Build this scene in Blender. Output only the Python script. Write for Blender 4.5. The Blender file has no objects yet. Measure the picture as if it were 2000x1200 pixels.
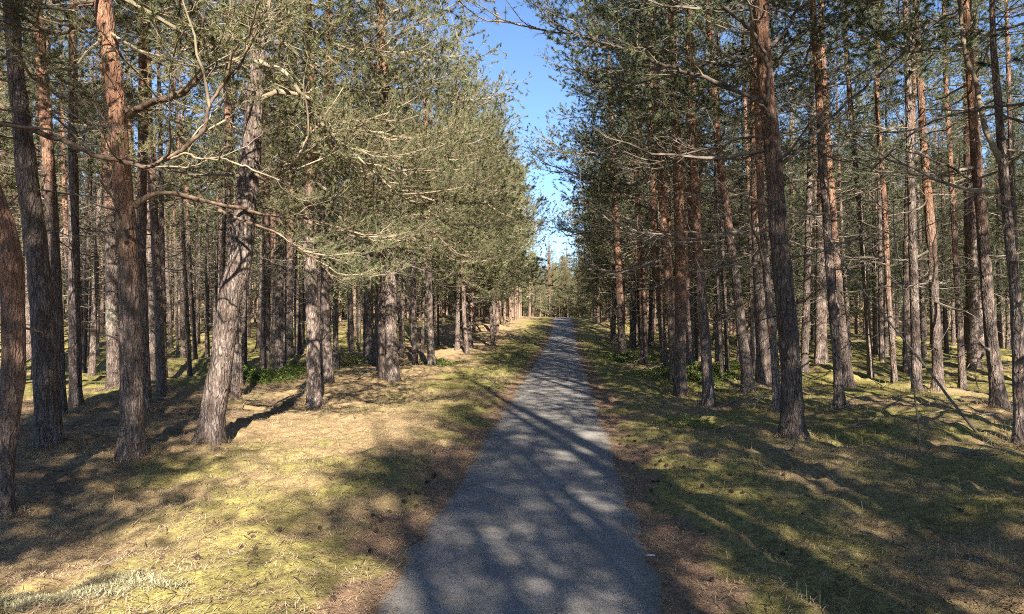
import bpy, math, numpy as np
from mathutils import Vector, Matrix

SC = bpy.context.scene
COL = SC.collection
R = np.random.default_rng(11)
F = 1444.0            # focal length in photograph pixels (2000 wide)
CAMZ = 1.65
HOR = 618.0           # horizon row in the photograph
PI = math.pi

# ------------------------------------------------------------------ numeric helpers
def sm(a, b, x):
    t = np.clip((np.asarray(x, float) - a) / (b - a), 0, 1)
    return t * t * (3 - 2 * t)

class Waves:
    """smooth noise: a sum of sines with random directions, zero mean, about -1..1"""
    def __init__(s, seed, n, lo, hi):
        g = np.random.default_rng(seed)
        wl = np.exp(g.uniform(np.log(lo), np.log(hi), n))
        a = g.uniform(0, 2 * PI, n)
        s.kx = 2 * PI / wl * np.cos(a); s.ky = 2 * PI / wl * np.sin(a)
        s.ph = g.uniform(0, 2 * PI, n); s.am = wl ** 0.5 / np.sqrt((wl).sum())
    def __call__(s, x, y):
        x = np.asarray(x, float); y = np.asarray(y, float)
        o = np.zeros(np.broadcast(x, y).shape)
        for kx, ky, p, a in zip(s.kx, s.ky, s.ph, s.am):
            o += a * np.sin(kx * x + ky * y + p)
        return o

W_big = Waves(3, 14, 4.0, 14.0)
W_mid = Waves(5, 18, 1.2, 4.0)
W_sm = Waves(7, 34, 0.20, 0.9)
W_mask = Waves(9, 20, 1.0, 5.0)
W_mask2 = Waves(10, 24, 0.5, 2.2)

def lat(x, y):
    return np.asarray(x, float) - (0.0727 * np.asarray(y, float) - 0.25)

def height(x, y, fine=False):
    x = np.asarray(x, float); y = np.asarray(y, float)
    u = lat(x, y); au = np.abs(u)
    z = 1.5 * sm(30, 78, y) - 1.2 * sm(84, 150, y)
    k = sm(0.95, 3.2, au)
    z = z + k * (0.16 * W_big(x, y) + 0.075 * W_mid(x, y)) * (0.45 + 0.4 * sm(15, 26, y) + 0.15 * sm(0, 3, u))
    z = z + 0.06 * sm(0.85, 1.6, au) * (1 - sm(2.0, 4.0, au))
    z = z + 0.28 * np.exp(-((u + 6) / 4.5) ** 2 - ((y - 52) / 12) ** 2)
    z = z + 0.25 * sm(5.5, 9, u) * sm(14, 24, y)
    z = z - 0.15 * sm(-7.5, -13, u) * sm(13, 19, y) * (1 - sm(24, 40, y))
    z = z + 4.0 * sm(70, 150, y) * sm(9, 26, au) + 7.0 * sm(150, 230, y)
    if fine:
        z = z + sm(0.85, 1.1, au) * 0.030 * W_sm(x, y) * (1 - sm(25, 60, y))
        z = z - 0.04 * (1 - sm(0.5, 0.79, au))
    return z

def ground_at(px, py):
    """the point of the ground seen at a photograph pixel"""
    Y = CAMZ * F / max(py - HOR, 6)
    for _ in range(30):
        X = (px - 1000) / F * Y
        Yn = (CAMZ - float(height(X, Y))) * F / max(py - HOR, 6)
        Y = 0.5 * Y + 0.5 * min(max(Yn, 2), 90)
    return (px - 1000) / F * Y, Y, float(height((px - 1000) / F * Y, Y))

def at_depth(px, py, Y):
    return np.array([(px - 1000) / F * Y, Y, CAMZ + (HOR - py) / F * Y])

class Geo:
    def __init__(s): s.V = []; s.F = []; s.M = []; s.n = 0
    def add(s, V, Fc, m=0):
        V = np.asarray(V, float).reshape(-1, 3); Fc = np.asarray(Fc, np.int64).reshape(-1, 3)
        s.V.append(V); s.F.append(Fc + s.n); s.n += len(V)
        s.M.append(np.full(len(Fc), m, np.int32) if np.isscalar(m) else np.asarray(m, np.int32))
        return s
    def done(s):
        if not s.V: return np.zeros((0, 3)), np.zeros((0, 3), np.int64), np.zeros(0, np.int32)
        return np.concatenate(s.V), np.concatenate(s.F), np.concatenate(s.M)
    def mesh(s, name, mats, smooth=True):
        V, Fc, M = s.done()
        me = bpy.data.meshes.new(name)
        me.vertices.add(len(V)); me.vertices.foreach_set('co', V.astype(np.float32).ravel())
        me.loops.add(len(Fc) * 3); me.loops.foreach_set('vertex_index', Fc.astype(np.int32).ravel())
        me.polygons.add(len(Fc)); me.polygons.foreach_set('loop_start', np.arange(0, len(Fc) * 3, 3, dtype=np.int32))
        me.polygons.foreach_set('material_index', M)
        me.polygons.foreach_set('use_smooth', np.full(len(Fc), smooth))
        for m in mats: me.materials.append(m)
        me.update(calc_edges=True); me.validate()
        return me

def unit(v):
    return v / np.maximum(np.linalg.norm(v, axis=-1, keepdims=True), 1e-9)

def tubes(P, Rr, m, cap=True):
    """n tubes at once: P (n,k,3), Rr (n,k), m sides"""
    P = np.asarray(P, float); Rr = np.asarray(Rr, float)
    n, k, _ = P.shape
    T = unit(np.gradient(P, axis=1))
    ref = np.where(np.abs(T[:, :1, 2:3]) > 0.8, np.array([[[1., 0.1, 0]]]), np.array([[[0.05, 0.1, 1.]]]))
    U = unit(np.cross(T, np.broadcast_to(ref, T.shape))); W = np.cross(T, U)
    a = np.arange(m) * 2 * PI / m
    V = P[:, :, None] + Rr[:, :, None, None] * (np.cos(a)[None, None, :, None] * U[:, :, None] + np.sin(a)[None, None, :, None] * W[:, :, None])
    i = np.arange(k - 1)[:, None] * m; j = np.arange(m)[None]; j2 = (j + 1) % m
    q = np.stack([i + j, i + j2, i + m + j2, i + m + j], -1).reshape(-1, 4)
    f = np.concatenate([q[:, [0, 2, 1]], q[:, [0, 3, 2]]])
    if cap:
        c = np.array([[(k - 1) * m, (k - 1) * m + b + 1, (k - 1) * m + b] for b in range(1, m - 1)])
        f = np.concatenate([f, c[:, [0, 2, 1]]])
    f = (f[None] + (np.arange(n) * k * m)[:, None, None]).reshape(-1, 3)
    return V.reshape(-1, 3), f

def needles(S, E, step, length, width, g, spread=(30, 62)):
    """needle triangles round twig pieces S->E"""
    S = np.asarray(S); E = np.asarray(E)
    L = np.linalg.norm(E - S, axis=1)
    cnt = np.maximum(2, (L / step).astype(int))
    idx = np.repeat(np.arange(len(S)), cnt); n = len(idx)
    T = unit(E - S)[idx]
    p = S[idx] + (E - S)[idx] * g.uniform(0.0, 1.0, n)[:, None]
    rv = unit(g.normal(size=(n, 3)))
    perp = unit(np.cross(T, rv))
    a = np.radians(g.uniform(spread[0], spread[1], n))[:, None]
    d = T * np.cos(a) + perp * np.sin(a); d[:, 2] += 0.12; d = unit(d)
    ln = (length * g.uniform(0.7, 1.15, n))[:, None]
    s = unit(np.cross(d, unit(g.normal(size=(n, 3))))) * (width / 2)
    V = np.stack([p - s, p + s, p + d * ln], 1).reshape(-1, 3)
    return V, np.arange(n * 3).reshape(-1, 3)

def rot(axis, v, ang):
    axis = unit(axis)
    c = np.cos(ang)[..., None]; s = np.sin(ang)[..., None]
    return v * c + np.cross(axis, v) * s + axis * (axis * v).sum(-1, keepdims=True) * (1 - c)

def branch_proto(seed, L, nsec, green=1.0, step=0.011, nlen=0.055, nwid=0.0028, droop=0.1, detail=1.0, flat=0.5):
    """one branch along +X: materials 0 = wood, 1 = needles"""
    g = np.random.default_rng(seed)
    G = Geo()
    k = 9; t = np.linspace(0, 1, k)
    ax = np.zeros((k, 3))
    ax[:, 0] = L * t * 0.97
    ax[:, 1] = L * (0.09 * np.sin(t * g.uniform(2, 4) + g.uniform(0, 6)) * t + np.cumsum(g.normal(0, 0.012, k)))
    ax[:, 2] = L * (-droop * 4 * t * (1 - t) * 0.6 + g.uniform(-0.03, 0.10) * t ** 2 + np.cumsum(g.normal(0, 0.018, k)))
    ax -= ax[0]
    r0 = 0.0075 * L + 0.004
    G.add(*tubes(ax[None], (r0 * (1 - t) ** 0.75 + 0.0022)[None], 5), 0)
    def along(tt):
        return np.stack([np.interp(tt, t, ax[:, c]) for c in range(3)], -1)
    ts = np.sort(g.uniform(0.16, 0.99, nsec))
    base = along(ts); tang = unit(along(np.minimum(ts + 0.05, 1)) - along(np.maximum(ts - 0.05, 0)))
    side = np.where(np.arange(nsec) % 2 == 0, 1.0, -1.0)
    ang = side * np.radians(g.uniform(32, 68, nsec))
    up = np.tile([0, 0, 1.0], (nsec, 1)) + g.normal(0, flat * 0.5, (nsec, 3))
    d = rot(up, tang, ang); d[:, 2] += g.uniform(-0.15, 0.45, nsec) * flat * 1.6; d = unit(d)
    ln = L * (0.44 * (1 - ts) + 0.13) * g.uniform(0.55, 1.2, nsec)
    kk = 6; q = np.linspace(0, 1, kk)
    curl = g.normal(0, 0.26, (nsec, 1, 3)); curl[..., 2] += 0.10 - droop * 0.7
    sec = base[:, None] + (d[:, None] * q[None, :, None] + curl * (q ** 2)[None, :, None]) * ln[:, None, None] + np.cumsum(g.normal(0, 0.035, (nsec, kk, 3)), 1) * ln[:, None, None] * (q > 0)[None, :, None]
    G.add(*tubes(sec, (0.0026 + 0.0045 * ln)[:, None] * (1 - 0.72 * q)[None], 4), 0)
    # third order twigs
    S3, D3, L3 = [], [], []
    for i in range(nsec):
        n3 = max(2, int(ln[i] / 0.085 * detail))
        tq = np.linspace(0.22, 1.0, n3) + g.uniform(-0.03, 0.03, n3); tq = np.clip(tq, 0.1, 1)
        p = np.stack([np.interp(tq, q, sec[i, :, c]) for c in range(3)], -1)
        tg = unit(np.stack([np.interp(np.minimum(tq + 0.1, 1), q, sec[i, :, c]) - np.interp(np.maximum(tq - 0.1, 0), q, sec[i, :, c]) for c in range(3)], -1))
        sd = np.where(np.arange(n3) % 2 == 0, 1.0, -1.0) * np.radians(g.uniform(25, 62, n3)); sd[-1] = 0.1
        u3 = np.tile([0, 0, 1.0], (n3, 1)) + g.normal(0, flat, (n3, 3))
        dd = rot(u3, tg, sd); dd[:, 2] += g.uniform(-0.1, 0.35, n3); dd = unit(dd)
        S3.append(p); D3.append(dd); L3.append(g.uniform(0.09, 0.26, n3) * (0.7 + 0.3 * ln[i]))
    n3 = 5; tq = np.linspace(0.72, 1, n3)
    S3.append(along(tq)); D3.append(unit(np.array([1.0, 0, 0.2]) + g.normal(0, 0.45, (n3, 3)))); L3.append(g.uniform(0.1, 0.24, n3))
    S3 = np.concatenate(S3); D3 = np.concatenate(D3); L3 = np.concatenate(L3); n = len(S3)
    bend = g.normal(0, 0.5, (n, 3)); bend[:, 2] += 0.25 - droop * 0.6
    M3 = S3 + D3 * (L3 * 0.5)[:, None]
    E3 = S3 + (D3 + bend * 0.6) * L3[:, None]
    P3 = np.stack([S3, E3], 1)
    G.add(*tubes(P3, np.broadcast_to(np.array([0.0028, 0.0015]), (n, 2)), 3, cap=False), 0)
    if green > 0:
        pick = g.uniform(size=n) < green
        k0 = g.uniform(0.3, 1.0, n)[:, None]
        M3 = 0.5 * (S3 + E3); NS = (S3 + (M3 - S3) * k0)[pick]; NM = M3[pick]; NE = E3[pick]
        V, f = needles(np.concatenate([NM, NE - (NE - NM) * 0.35]), np.concatenate([NE, NE + (NE - NM) * 0.08]), step * 0.36, nlen, nwid, g, (35, 75))
        G.add(V, f, 1)
        V, f = needles(NS, NM, step * 1.6, nlen, nwid, g)
        G.add(V, f, 1)
        # tufts at the very tips
        V, f = needles(NE - (NE - NM) * 0.15, NE + (NE - NM) * 0.12, 0.004 * step / 0.011, nlen, nwid, g, (10, 55))
        G.add(V, f, 1)
    return G.done()

def place(G, proto, M4, mats=None):
    V, Fc, M = proto
    A = np.asarray(M4)
    G.add(V @ A[:3, :3].T + A[:3, 3], Fc, M if mats is None else mats[M])

def frame(az, el, roll, s, pos, sz=None):
    ca, sa, ce, se, cr, sr = math.cos(az), math.sin(az), math.cos(el), math.sin(el), math.cos(roll), math.sin(roll)
    Rz = np.array([[ca, -sa, 0], [sa, ca, 0], [0, 0, 1]]); Ry = np.array([[ce, 0, -se], [0, 1, 0], [se, 0, ce]]); Rx = np.array([[1, 0, 0], [0, cr, -sr], [0, sr, cr]])
    A = np.eye(4); A[:3, :3] = Rz @ Ry @ Rx * s; A[:3, 3] = pos
    return A

# ------------------------------------------------------------------ materials
def new_mat(name, rough=0.9):
    m = bpy.data.materials.new(name); m.use_nodes = True
    nt = m.node_tree; b = nt.nodes['Principled BSDF']
    b.inputs['Roughness'].default_value = rough
    b.inputs['Specular IOR Level'].default_value = 0.25
    return m, nt, b

def N(nt, kind, **kw):
    n = nt.nodes.new(kind)
    for k, v in kw.items():
        if k.startswith('i_'):
            n.inputs[k[2:].replace('_', ' ')].default_value = v
        else:
            setattr(n, k, v)
    return n

def mixc(nt, fac, a, b, blend='MIX'):
    n = nt.nodes.new('ShaderNodeMix'); n.data_type = 'RGBA'; n.blend_type = blend
    for i, v in ((0, fac), (6, a), (7, b)):
        if isinstance(v, (int, float)): n.inputs[i].default_value = v
        elif isinstance(v, tuple): n.inputs[i].default_value = (*v, 1.0)
        else: nt.links.new(v, n.inputs[i])
    return n.outputs[2]

def ramp(nt, src, lo, hi, a=0.0, b=1.0):
    n = nt.nodes.new('ShaderNodeMapRange'); n.interpolation_type = 'SMOOTHSTEP'
    nt.links.new(src, n.inputs[0]); n.inputs[1].default_value = lo; n.inputs[2].default_value = hi
    n.inputs[3].default_value = a; n.inputs[4].default_value = b
    return n.outputs[0]

def mth(nt, op, a, b=None):
    n = nt.nodes.new('ShaderNodeMath'); n.operation = op
    for i, v in ((0, a), (1, b)):
        if v is None: continue
        if isinstance(v, (int, float)): n.inputs[i].default_value = v
        else: nt.links.new(v, n.inputs[i])
    return n.outputs[0]

def noise(nt, vec, scale, detail=4, rough=0.6):
    n = nt.nodes.new('ShaderNodeTexNoise'); n.inputs['Scale'].default_value = scale
    n.inputs['Detail'].default_value = detail; n.inputs['Roughness'].default_value = rough
    if vec is not None: nt.links.new(vec, n.inputs['Vector'])
    return n.outputs['Fac']

def bumped(nt, b, h, strength, dist):
    n = nt.nodes.new('ShaderNodeBump'); n.inputs['Strength'].default_value = strength; n.inputs['Distance'].default_value = dist
    nt.links.new(h, n.inputs['Height']); nt.links.new(n.outputs[0], b.inputs['Normal'])

def stretch(nt, vec, s):
    n = nt.nodes.new('ShaderNodeMapping'); n.inputs['Scale'].default_value = s
    nt.links.new(vec, n.inputs['Vector']); return n.outputs[0]

def bark_material():
    """grey-brown plated bark turning to flaky orange above a height kept in the object's colour (R x 10 m)"""
    m, nt, b = new_mat('pine_bark', 0.92)
    tc = N(nt, 'ShaderNodeTexCoord'); oi = N(nt, 'ShaderNodeObjectInfo'); L = nt.links
    sep = N(nt, 'ShaderNodeSeparateColor'); L.new(oi.outputs['Color'], sep.inputs[0])
    xyz = N(nt, 'ShaderNodeSeparateXYZ'); L.new(tc.outputs['Object'], xyz.inputs[0])
    off = N(nt, 'ShaderNodeVectorMath', operation='ADD'); L.new(tc.outputs['Object'], off.inputs[0])
    rnd = mth(nt, 'MULTIPLY', oi.outputs['Random'], 40.0)
    cmb = N(nt, 'ShaderNodeCombineXYZ'); L.new(rnd, cmb.inputs[0]); L.new(rnd, cmb.inputs[2]); L.new(cmb.outputs[0], off.inputs[1])
    vec = off.outputs[0]
    # warp, then vertical plates
    wn = N(nt, 'ShaderNodeTexNoise'); wn.inputs['Scale'].default_value = 9; L.new(vec, wn.inputs['Vector'])
    wm = N(nt, 'ShaderNodeVectorMath', operation='MULTIPLY_ADD'); L.new(wn.outputs['Color'], wm.inputs[0]); wm.inputs[1].default_value = (.06, .06, .06); L.new(vec, wm.inputs[2])
    v1 = N(nt, 'ShaderNodeTexVoronoi', feature='DISTANCE_TO_EDGE'); v1.inputs['Scale'].default_value = 34
    L.new(stretch(nt, wm.outputs[0], (1, 1, 0.17)), v1.inputs['Vector'])
    crack = ramp(nt, v1.outputs['Distance'], 0.015, 0.20)
    fine = noise(nt, stretch(nt, vec, (1, 1, 0.35)), 60, 4, 0.7)
    mid = noise(nt, stretch(nt, vec, (1, 1, 0.5)), 7, 3)
    big = noise(nt, vec, 1.3, 3)
    grey = mixc(nt, ramp(nt, mid, 0.3, 0.7), (0.21, 0.155, 0.125), (0.33, 0.27, 0.235))
    grey = mixc(nt, ramp(nt, fine, 0.35, 0.62), mixc(nt, 1.0, grey, (0.55, 0.5, 0.47), 'MULTIPLY'), grey)
    v2 = N(nt, 'ShaderNodeTexVoronoi', feature='DISTANCE_TO_EDGE'); v2.inputs['Scale'].default_value = 15
    L.new(stretch(nt, wm.outputs[0], (1, 1, 0.2)), v2.inputs['Vector'])
    crack2 = ramp(nt, v2.outputs['Distance'], 0.01, 0.13)
    grey = mixc(nt, ramp(nt, crack2, 0, 1, 0.45, 1.0), (0.06, 0.045, 0.038), grey)
    grey = mixc(nt, ramp(nt, crack, 0, 1, 0.45, 1.0), (0.085, 0.060, 0.050), grey)
    lich = mth(nt, 'MULTIPLY', ramp(nt, big, 0.52, 0.68), sep.outputs['Blue'])
    grey = mixc(nt, mth(nt, 'MULTIPLY', lich, ramp(nt, fine, 0.4, 0.6)), grey, (0.27, 0.29, 0.20))
    orng = mixc(nt, ramp(nt, mid, 0.3, 0.7), (0.215, 0.115, 0.072), (0.315, 0.19, 0.122))
    orng = mixc(nt, ramp(nt, fine, 0.36, 0.55), (0.19, 0.085, 0.05), orng)
    orng = mixc(nt, ramp(nt, v1.outputs['Distance'], 0.0, 0.05), (0.15, 0.07, 0.045), orng)
    start = mth(nt, 'MULTIPLY', sep.outputs['Red'], 10.0)
    hh = mth(nt, 'SUBTRACT', xyz.outputs['Z'], start)
    hh = mth(nt, 'ADD', hh, mth(nt, 'MULTIPLY', mth(nt, 'SUBTRACT', mid, 0.5), 4.0))
    hh = mth(nt, 'ADD', hh, mth(nt, 'MULTIPLY', mth(nt, 'SUBTRACT', big, 0.5), 3.0))
    of = ramp(nt, hh, -0.9, 2.2)
    col = mixc(nt, of, grey, orng)
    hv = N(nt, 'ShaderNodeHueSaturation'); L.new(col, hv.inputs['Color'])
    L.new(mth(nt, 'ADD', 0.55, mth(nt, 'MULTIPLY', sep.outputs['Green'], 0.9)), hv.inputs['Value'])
    L.new(hv.outputs[0], b.inputs['Base Color'])
    hgt = mth(nt, 'ADD', mth(nt, 'ADD', mth(nt, 'MULTIPLY', crack, 0.7), mth(nt, 'MULTIPLY', crack2, 1.2)), mth(nt, 'MULTIPLY', fine, 0.5))
    bumped(nt, b, hgt, 0.9, 0.014)
    return m

def simple_mat(name, c1, c2, scale, rough=0.9, coord='Object', bump=0.0, fine=None, rand=0.0):
    m, nt, b = new_mat(name, rough)
    tc = N(nt, 'ShaderNodeTexCoord')
    f = noise(nt, tc.outputs[coord], scale, 5, 0.65)
    col = mixc(nt, ramp(nt, f, 0.33, 0.67), c1, c2)
    if rand:
        g = N(nt, 'ShaderNodeNewGeometry'); hv = N(nt, 'ShaderNodeHueSaturation')
        nt.links.new(col, hv.inputs['Color'])
        nt.links.new(mth(nt, 'ADD', 1 - rand, mth(nt, 'MULTIPLY', g.outputs['Random Per Island'], 2 * rand)), hv.inputs['Value'])
        col = hv.outputs[0]
    nt.links.new(col, b.inputs['Base Color'])
    if bump: bumped(nt, b, f, 0.8, bump)
    return m

def leaf_mat(name, c1, c2, c3, scale=0.7, trans=0.22, rand=0.35):
    m = bpy.data.materials.new(name); m.use_nodes = True; nt = m.node_tree; L = nt.links
    b = nt.nodes['Principled BSDF']; out = nt.nodes['Material Output']
    b.inputs['Roughness'].default_value = 0.55; b.inputs['Specular IOR Level'].default_value = 0.3
    tc = N(nt, 'ShaderNodeTexCoord'); g = N(nt, 'ShaderNodeNewGeometry'); oi = N(nt, 'ShaderNodeObjectInfo')
    f = noise(nt, g.outputs['Position'], scale, 4, 0.65)
    col = mixc(nt, ramp(nt, f, 0.38, 0.62), c1, c2)
    col = mixc(nt, ramp(nt, g.outputs['Random Per Island'], 0.78, 0.98), col, c3)
    hv = N(nt, 'ShaderNodeHueSaturation'); L.new(col, hv.inputs['Color'])
    v = mth(nt, 'ADD', 1 - rand, mth(nt, 'MULTIPLY', g.outputs['Random Per Island'], rand * 1.4))
    v = mth(nt, 'ADD', v, mth(nt, 'MULTIPLY', oi.outputs['Random'], 0.25))
    L.new(v, hv.inputs['Value'])
    L.new(mth(nt, 'ADD', 0.485, mth(nt, 'MULTIPLY', oi.outputs['Random'], 0.035)), hv.inputs['Hue'])
    L.new(hv.outputs[0], b.inputs['Base Color'])
    tr = N(nt, 'ShaderNodeBsdfTranslucent'); L.new(hv.outputs[0], tr.inputs[0])
    mx = N(nt, 'ShaderNodeMixShader'); mx.inputs[0].default_value = trans
    L.new(b.outputs[0], mx.inputs[1]); L.new(tr.outputs[0], mx.inputs[2]); L.new(mx.outputs[0], out.inputs['Surface'])
    return m

M_BARK = bark_material()
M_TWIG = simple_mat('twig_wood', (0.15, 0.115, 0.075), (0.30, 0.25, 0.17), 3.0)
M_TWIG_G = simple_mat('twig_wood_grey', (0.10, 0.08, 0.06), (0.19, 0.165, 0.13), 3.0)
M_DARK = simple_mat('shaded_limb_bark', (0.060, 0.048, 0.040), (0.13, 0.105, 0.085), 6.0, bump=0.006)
M_FAR = simple_mat('far_bark', (0.15, 0.10, 0.075), (0.24, 0.17, 0.125), 1.0)
M_DEAD = simple_mat('dead_wood', (0.10, 0.08, 0.062), (0.25, 0.21, 0.165), 4.0)
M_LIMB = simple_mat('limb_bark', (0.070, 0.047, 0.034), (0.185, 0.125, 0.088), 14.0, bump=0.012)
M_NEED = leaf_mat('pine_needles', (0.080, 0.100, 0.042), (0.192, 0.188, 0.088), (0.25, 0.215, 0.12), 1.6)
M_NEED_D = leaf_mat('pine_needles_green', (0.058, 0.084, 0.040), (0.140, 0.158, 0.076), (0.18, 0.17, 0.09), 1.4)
M_GRASS = leaf_mat('grass_blades', (0.12, 0.14, 0.042), (0.19, 0.19, 0.07), (0.36, 0.30, 0.15), 0.9, 0.3)
M_BILB = leaf_mat('bilberry_leaves', (0.095, 0.145, 0.03), (0.165, 0.22, 0.055), (0.13, 0.16, 0.045), 1.2, 0.35)
M_STRAW = leaf_mat('dry_needles', (0.43, 0.32, 0.18), (0.54, 0.43, 0.25), (0.26, 0.16, 0.09), 0.8, 0.1, 0.4)
M_CONE = simple_mat('cone_scales', (0.05, 0.035, 0.025), (0.11, 0.075, 0.05), 60)
M_STONE = simple_mat('granite', (0.06, 0.052, 0.042), (0.11, 0.10, 0.085), 14, bump=0.01)  # darkened colour stands in for the shade the stones lie in
M_LICH = leaf_mat('reindeer_lichen', (0.25, 0.225, 0.135), (0.32, 0.295, 0.195), (0.24, 0.20, 0.11), 2.0, 0.15)
M_PAPER = simple_mat('pale_litter', (0.55, 0.55, 0.53), (0.62, 0.62, 0.6), 20)
M_RED = simple_mat('red_marking_paint', (0.36, 0.05, 0.04), (0.45, 0.09, 0.07), 30)

def ground_material():
    m, nt, b = new_mat('forest_floor', 0.95); L = nt.links
    g = N(nt, 'ShaderNodeNewGeometry'); pos = g.outputs['Position']
    at = N(nt, 'ShaderNodeAttribute', attribute_name='cover'); sep = N(nt, 'ShaderNodeSeparateColor'); L.new(at.outputs['Color'], sep.inputs[0])
    n1 = noise(nt, pos, 90, 3, 0.7); n2 = noise(nt, pos, 14, 5, 0.7); n3 = noise(nt, pos, 2.2, 4, 0.6)
    # fibrous needle carpet: noise stretched along two warped directions
    def fibre(angle, sc):
        mp = N(nt, 'ShaderNodeMapping'); mp.inputs['Rotation'].default_value = (0, 0, angle); mp.inputs['Scale'].default_value = (1, 0.12, 1)
        ad = N(nt, 'ShaderNodeVectorMath', operation='MULTIPLY_ADD')
        w = N(nt, 'ShaderNodeTexNoise'); w.inputs['Scale'].default_value = 5; L.new(pos, w.inputs['Vector'])
        L.new(w.outputs['Color'], ad.inputs[0]); ad.inputs[1].default_value = (.25, .25, 0); L.new(pos, ad.inputs[2])
        L.new(ad.outputs[0], mp.inputs['Vector'])
        return noise(nt, mp.outputs[0], sc, 2, 0.6)
    fb = mth(nt, 'MAXIMUM', fibre(0.5, 150), fibre(-0.9, 170))
    straw = mixc(nt, ramp(nt, n2, 0.3, 0.7), (0.27, 0.195, 0.105), (0.44, 0.335, 0.185))
    straw = mixc(nt, ramp(nt, fb, 0.47, 0.68), mixc(nt, 1.0, straw, (0.62, 0.55, 0.48), 'MULTIPLY'), straw)
    moss = mixc(nt, ramp(nt, n2, 0.35, 0.65), (0.18, 0.148, 0.050), (0.36, 0.30, 0.10))
    moss = mixc(nt, ramp(nt, n1, 0.35, 0.6), mixc(nt, 1.0, moss, (0.55, 0.6, 0.5), 'MULTIPLY'), moss)
    red = mixc(nt, ramp(nt, n2, 0.3, 0.7), (0.22, 0.14, 0.09), (0.36, 0.245, 0.155))
    red = mixc(nt, ramp(nt, fb, 0.47, 0.66), mixc(nt, 1.0, red, (0.6, 0.55, 0.5), 'MULTIPLY'), red)
    duff = mixc(nt, ramp(nt, n2, 0.35, 0.65), (0.085, 0.055, 0.036), (0.24, 0.165, 0.095))
    jit = mth(nt, 'MULTIPLY', mth(nt, 'SUBTRACT', n2, 0.5), 0.55)
    jit = mth(nt, 'ADD', jit, mth(nt, 'MULTIPLY', mth(nt, 'SUBTRACT', n3, 0.5), 0.5))
    jit = mth(nt, 'ADD', jit, mth(nt, 'MULTIPLY', mth(nt, 'SUBTRACT', noise(nt, pos, 38, 3, 0.6), 0.5), 0.5))
    fm = lambda ch: ramp(nt, mth(nt, 'ADD', sep.outputs[ch], jit), 0.22, 0.78)
    bits = ramp(nt, noise(nt, pos, 55, 2, 0.5), 0.66, 0.72)
    straw = mixc(nt, mth(nt, 'MULTIPLY', bits, 0.8), straw, (0.075, 0.048, 0.032))
    col = mixc(nt, fm('Green'), straw, moss)
    col = mixc(nt, fm('Blue'), col, duff)
    col = mixc(nt, fm('Red'), col, red)
    L.new(col, b.inputs['Base Color'])
    bumped(nt, b, mth(nt, 'ADD', mth(nt, 'MULTIPLY', fb, 0.6), mth(nt, 'ADD', n1, mth(nt, 'MULTIPLY', n2, 2.0))), 0.8, 0.012)
    return m

def asphalt_material():
    m, nt, b = new_mat('worn_asphalt', 0.8); L = nt.links
    g = N(nt, 'ShaderNodeNewGeometry'); pos = g.outputs['Position']
    v = N(nt, 'ShaderNodeTexVoronoi'); v.inputs['Scale'].default_value = 210; L.new(pos, v.inputs['Vector'])
    sp = N(nt, 'ShaderNodeSeparateColor'); L.new(v.outputs['Color'], sp.inputs[0])
    n2 = noise(nt, pos, 3.0, 5, 0.6); n1 = noise(nt, pos, 45, 3, 0.7)
    base = mixc(nt, ramp(nt, n2, 0.3, 0.7), (0.215, 0.195, 0.172), (0.305, 0.278, 0.245))
    base = mixc(nt, ramp(nt, n1, 0.3, 0.7), mixc(nt, 1.0, base, (0.7, 0.7, 0.7), 'MULTIPLY'), base)
    col = mixc(nt, ramp(nt, sp.outputs[0], 0.72, 0.98), base, (0.31, 0.30, 0.285))
    col = mixc(nt, ramp(nt, sp.outputs[1], 0.80, 1.0), col, (0.06, 0.058, 0.056))
    # brown needle dust gathered along both edges
    at = N(nt, 'ShaderNodeAttribute', attribute_name='cover'); s2 = N(nt, 'ShaderNodeSeparateColor'); L.new(at.outputs['Color'], s2.inputs[0])
    e = mth(nt, 'ADD', s2.outputs['Red'], mth(nt, 'MULTIPLY', mth(nt, 'SUBTRACT', noise(nt, pos, 9, 5, 0.7), 0.5), 0.9))
    col = mixc(nt, ramp(nt, e, 0.62, 0.95), col, (0.25, 0.16, 0.10))
    L.new(col, b.inputs['Base Color'])
    bumped(nt, b, mth(nt, 'ADD', v.outputs['Distance'], n1), 0.35, 0.003)
    return m

M_GROUND = ground_material(); M_ROAD = asphalt_material()

# ------------------------------------------------------------------ object helpers
def link(name, me, loc=(0, 0, 0), parent=None, **props):
    o = bpy.data.objects.new(name, me); COL.objects.link(o); o.location = loc
    if parent is not None: o.parent = parent
    for k, v in props.items():
        if v: o[k] = v
    return o

def empty(name, loc, label, category, group=None):
    o = bpy.data.objects.new(name, None); COL.objects.link(o); o.location = loc
    o.empty_display_size = 0.3
    o['label'] = label; o['category'] = category
    if group: o['group'] = group
    return o

def set_cover(me, cols):
    a = me.attributes.new('cover', 'FLOAT_COLOR', 'POINT')
    a.data.foreach_set('color', np.c_[cols, np.ones(len(cols))].astype(np.float32).ravel())

def grid_mesh(name, X, Y, Z, mat):
    r, c = X.shape
    i = (np.arange(r - 1)[:, None] * c + np.arange(c - 1)[None]).ravel()
    f = np.concatenate([np.stack([i, i + 1, i + c + 1], 1), np.stack([i, i + c + 1, i + c], 1)])
    G = Geo(); G.add(np.stack([X, Y, Z], -1).reshape(-1, 3), f)
    return G.mesh(name, [mat])

# ------------------------------------------------------------------ ground and path
def growing(a, b, d0, k):
    o = [a]; d = d0
    while o[-1] < b: o.append(o[-1] + d); d *= k
    return np.array(o)

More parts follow.
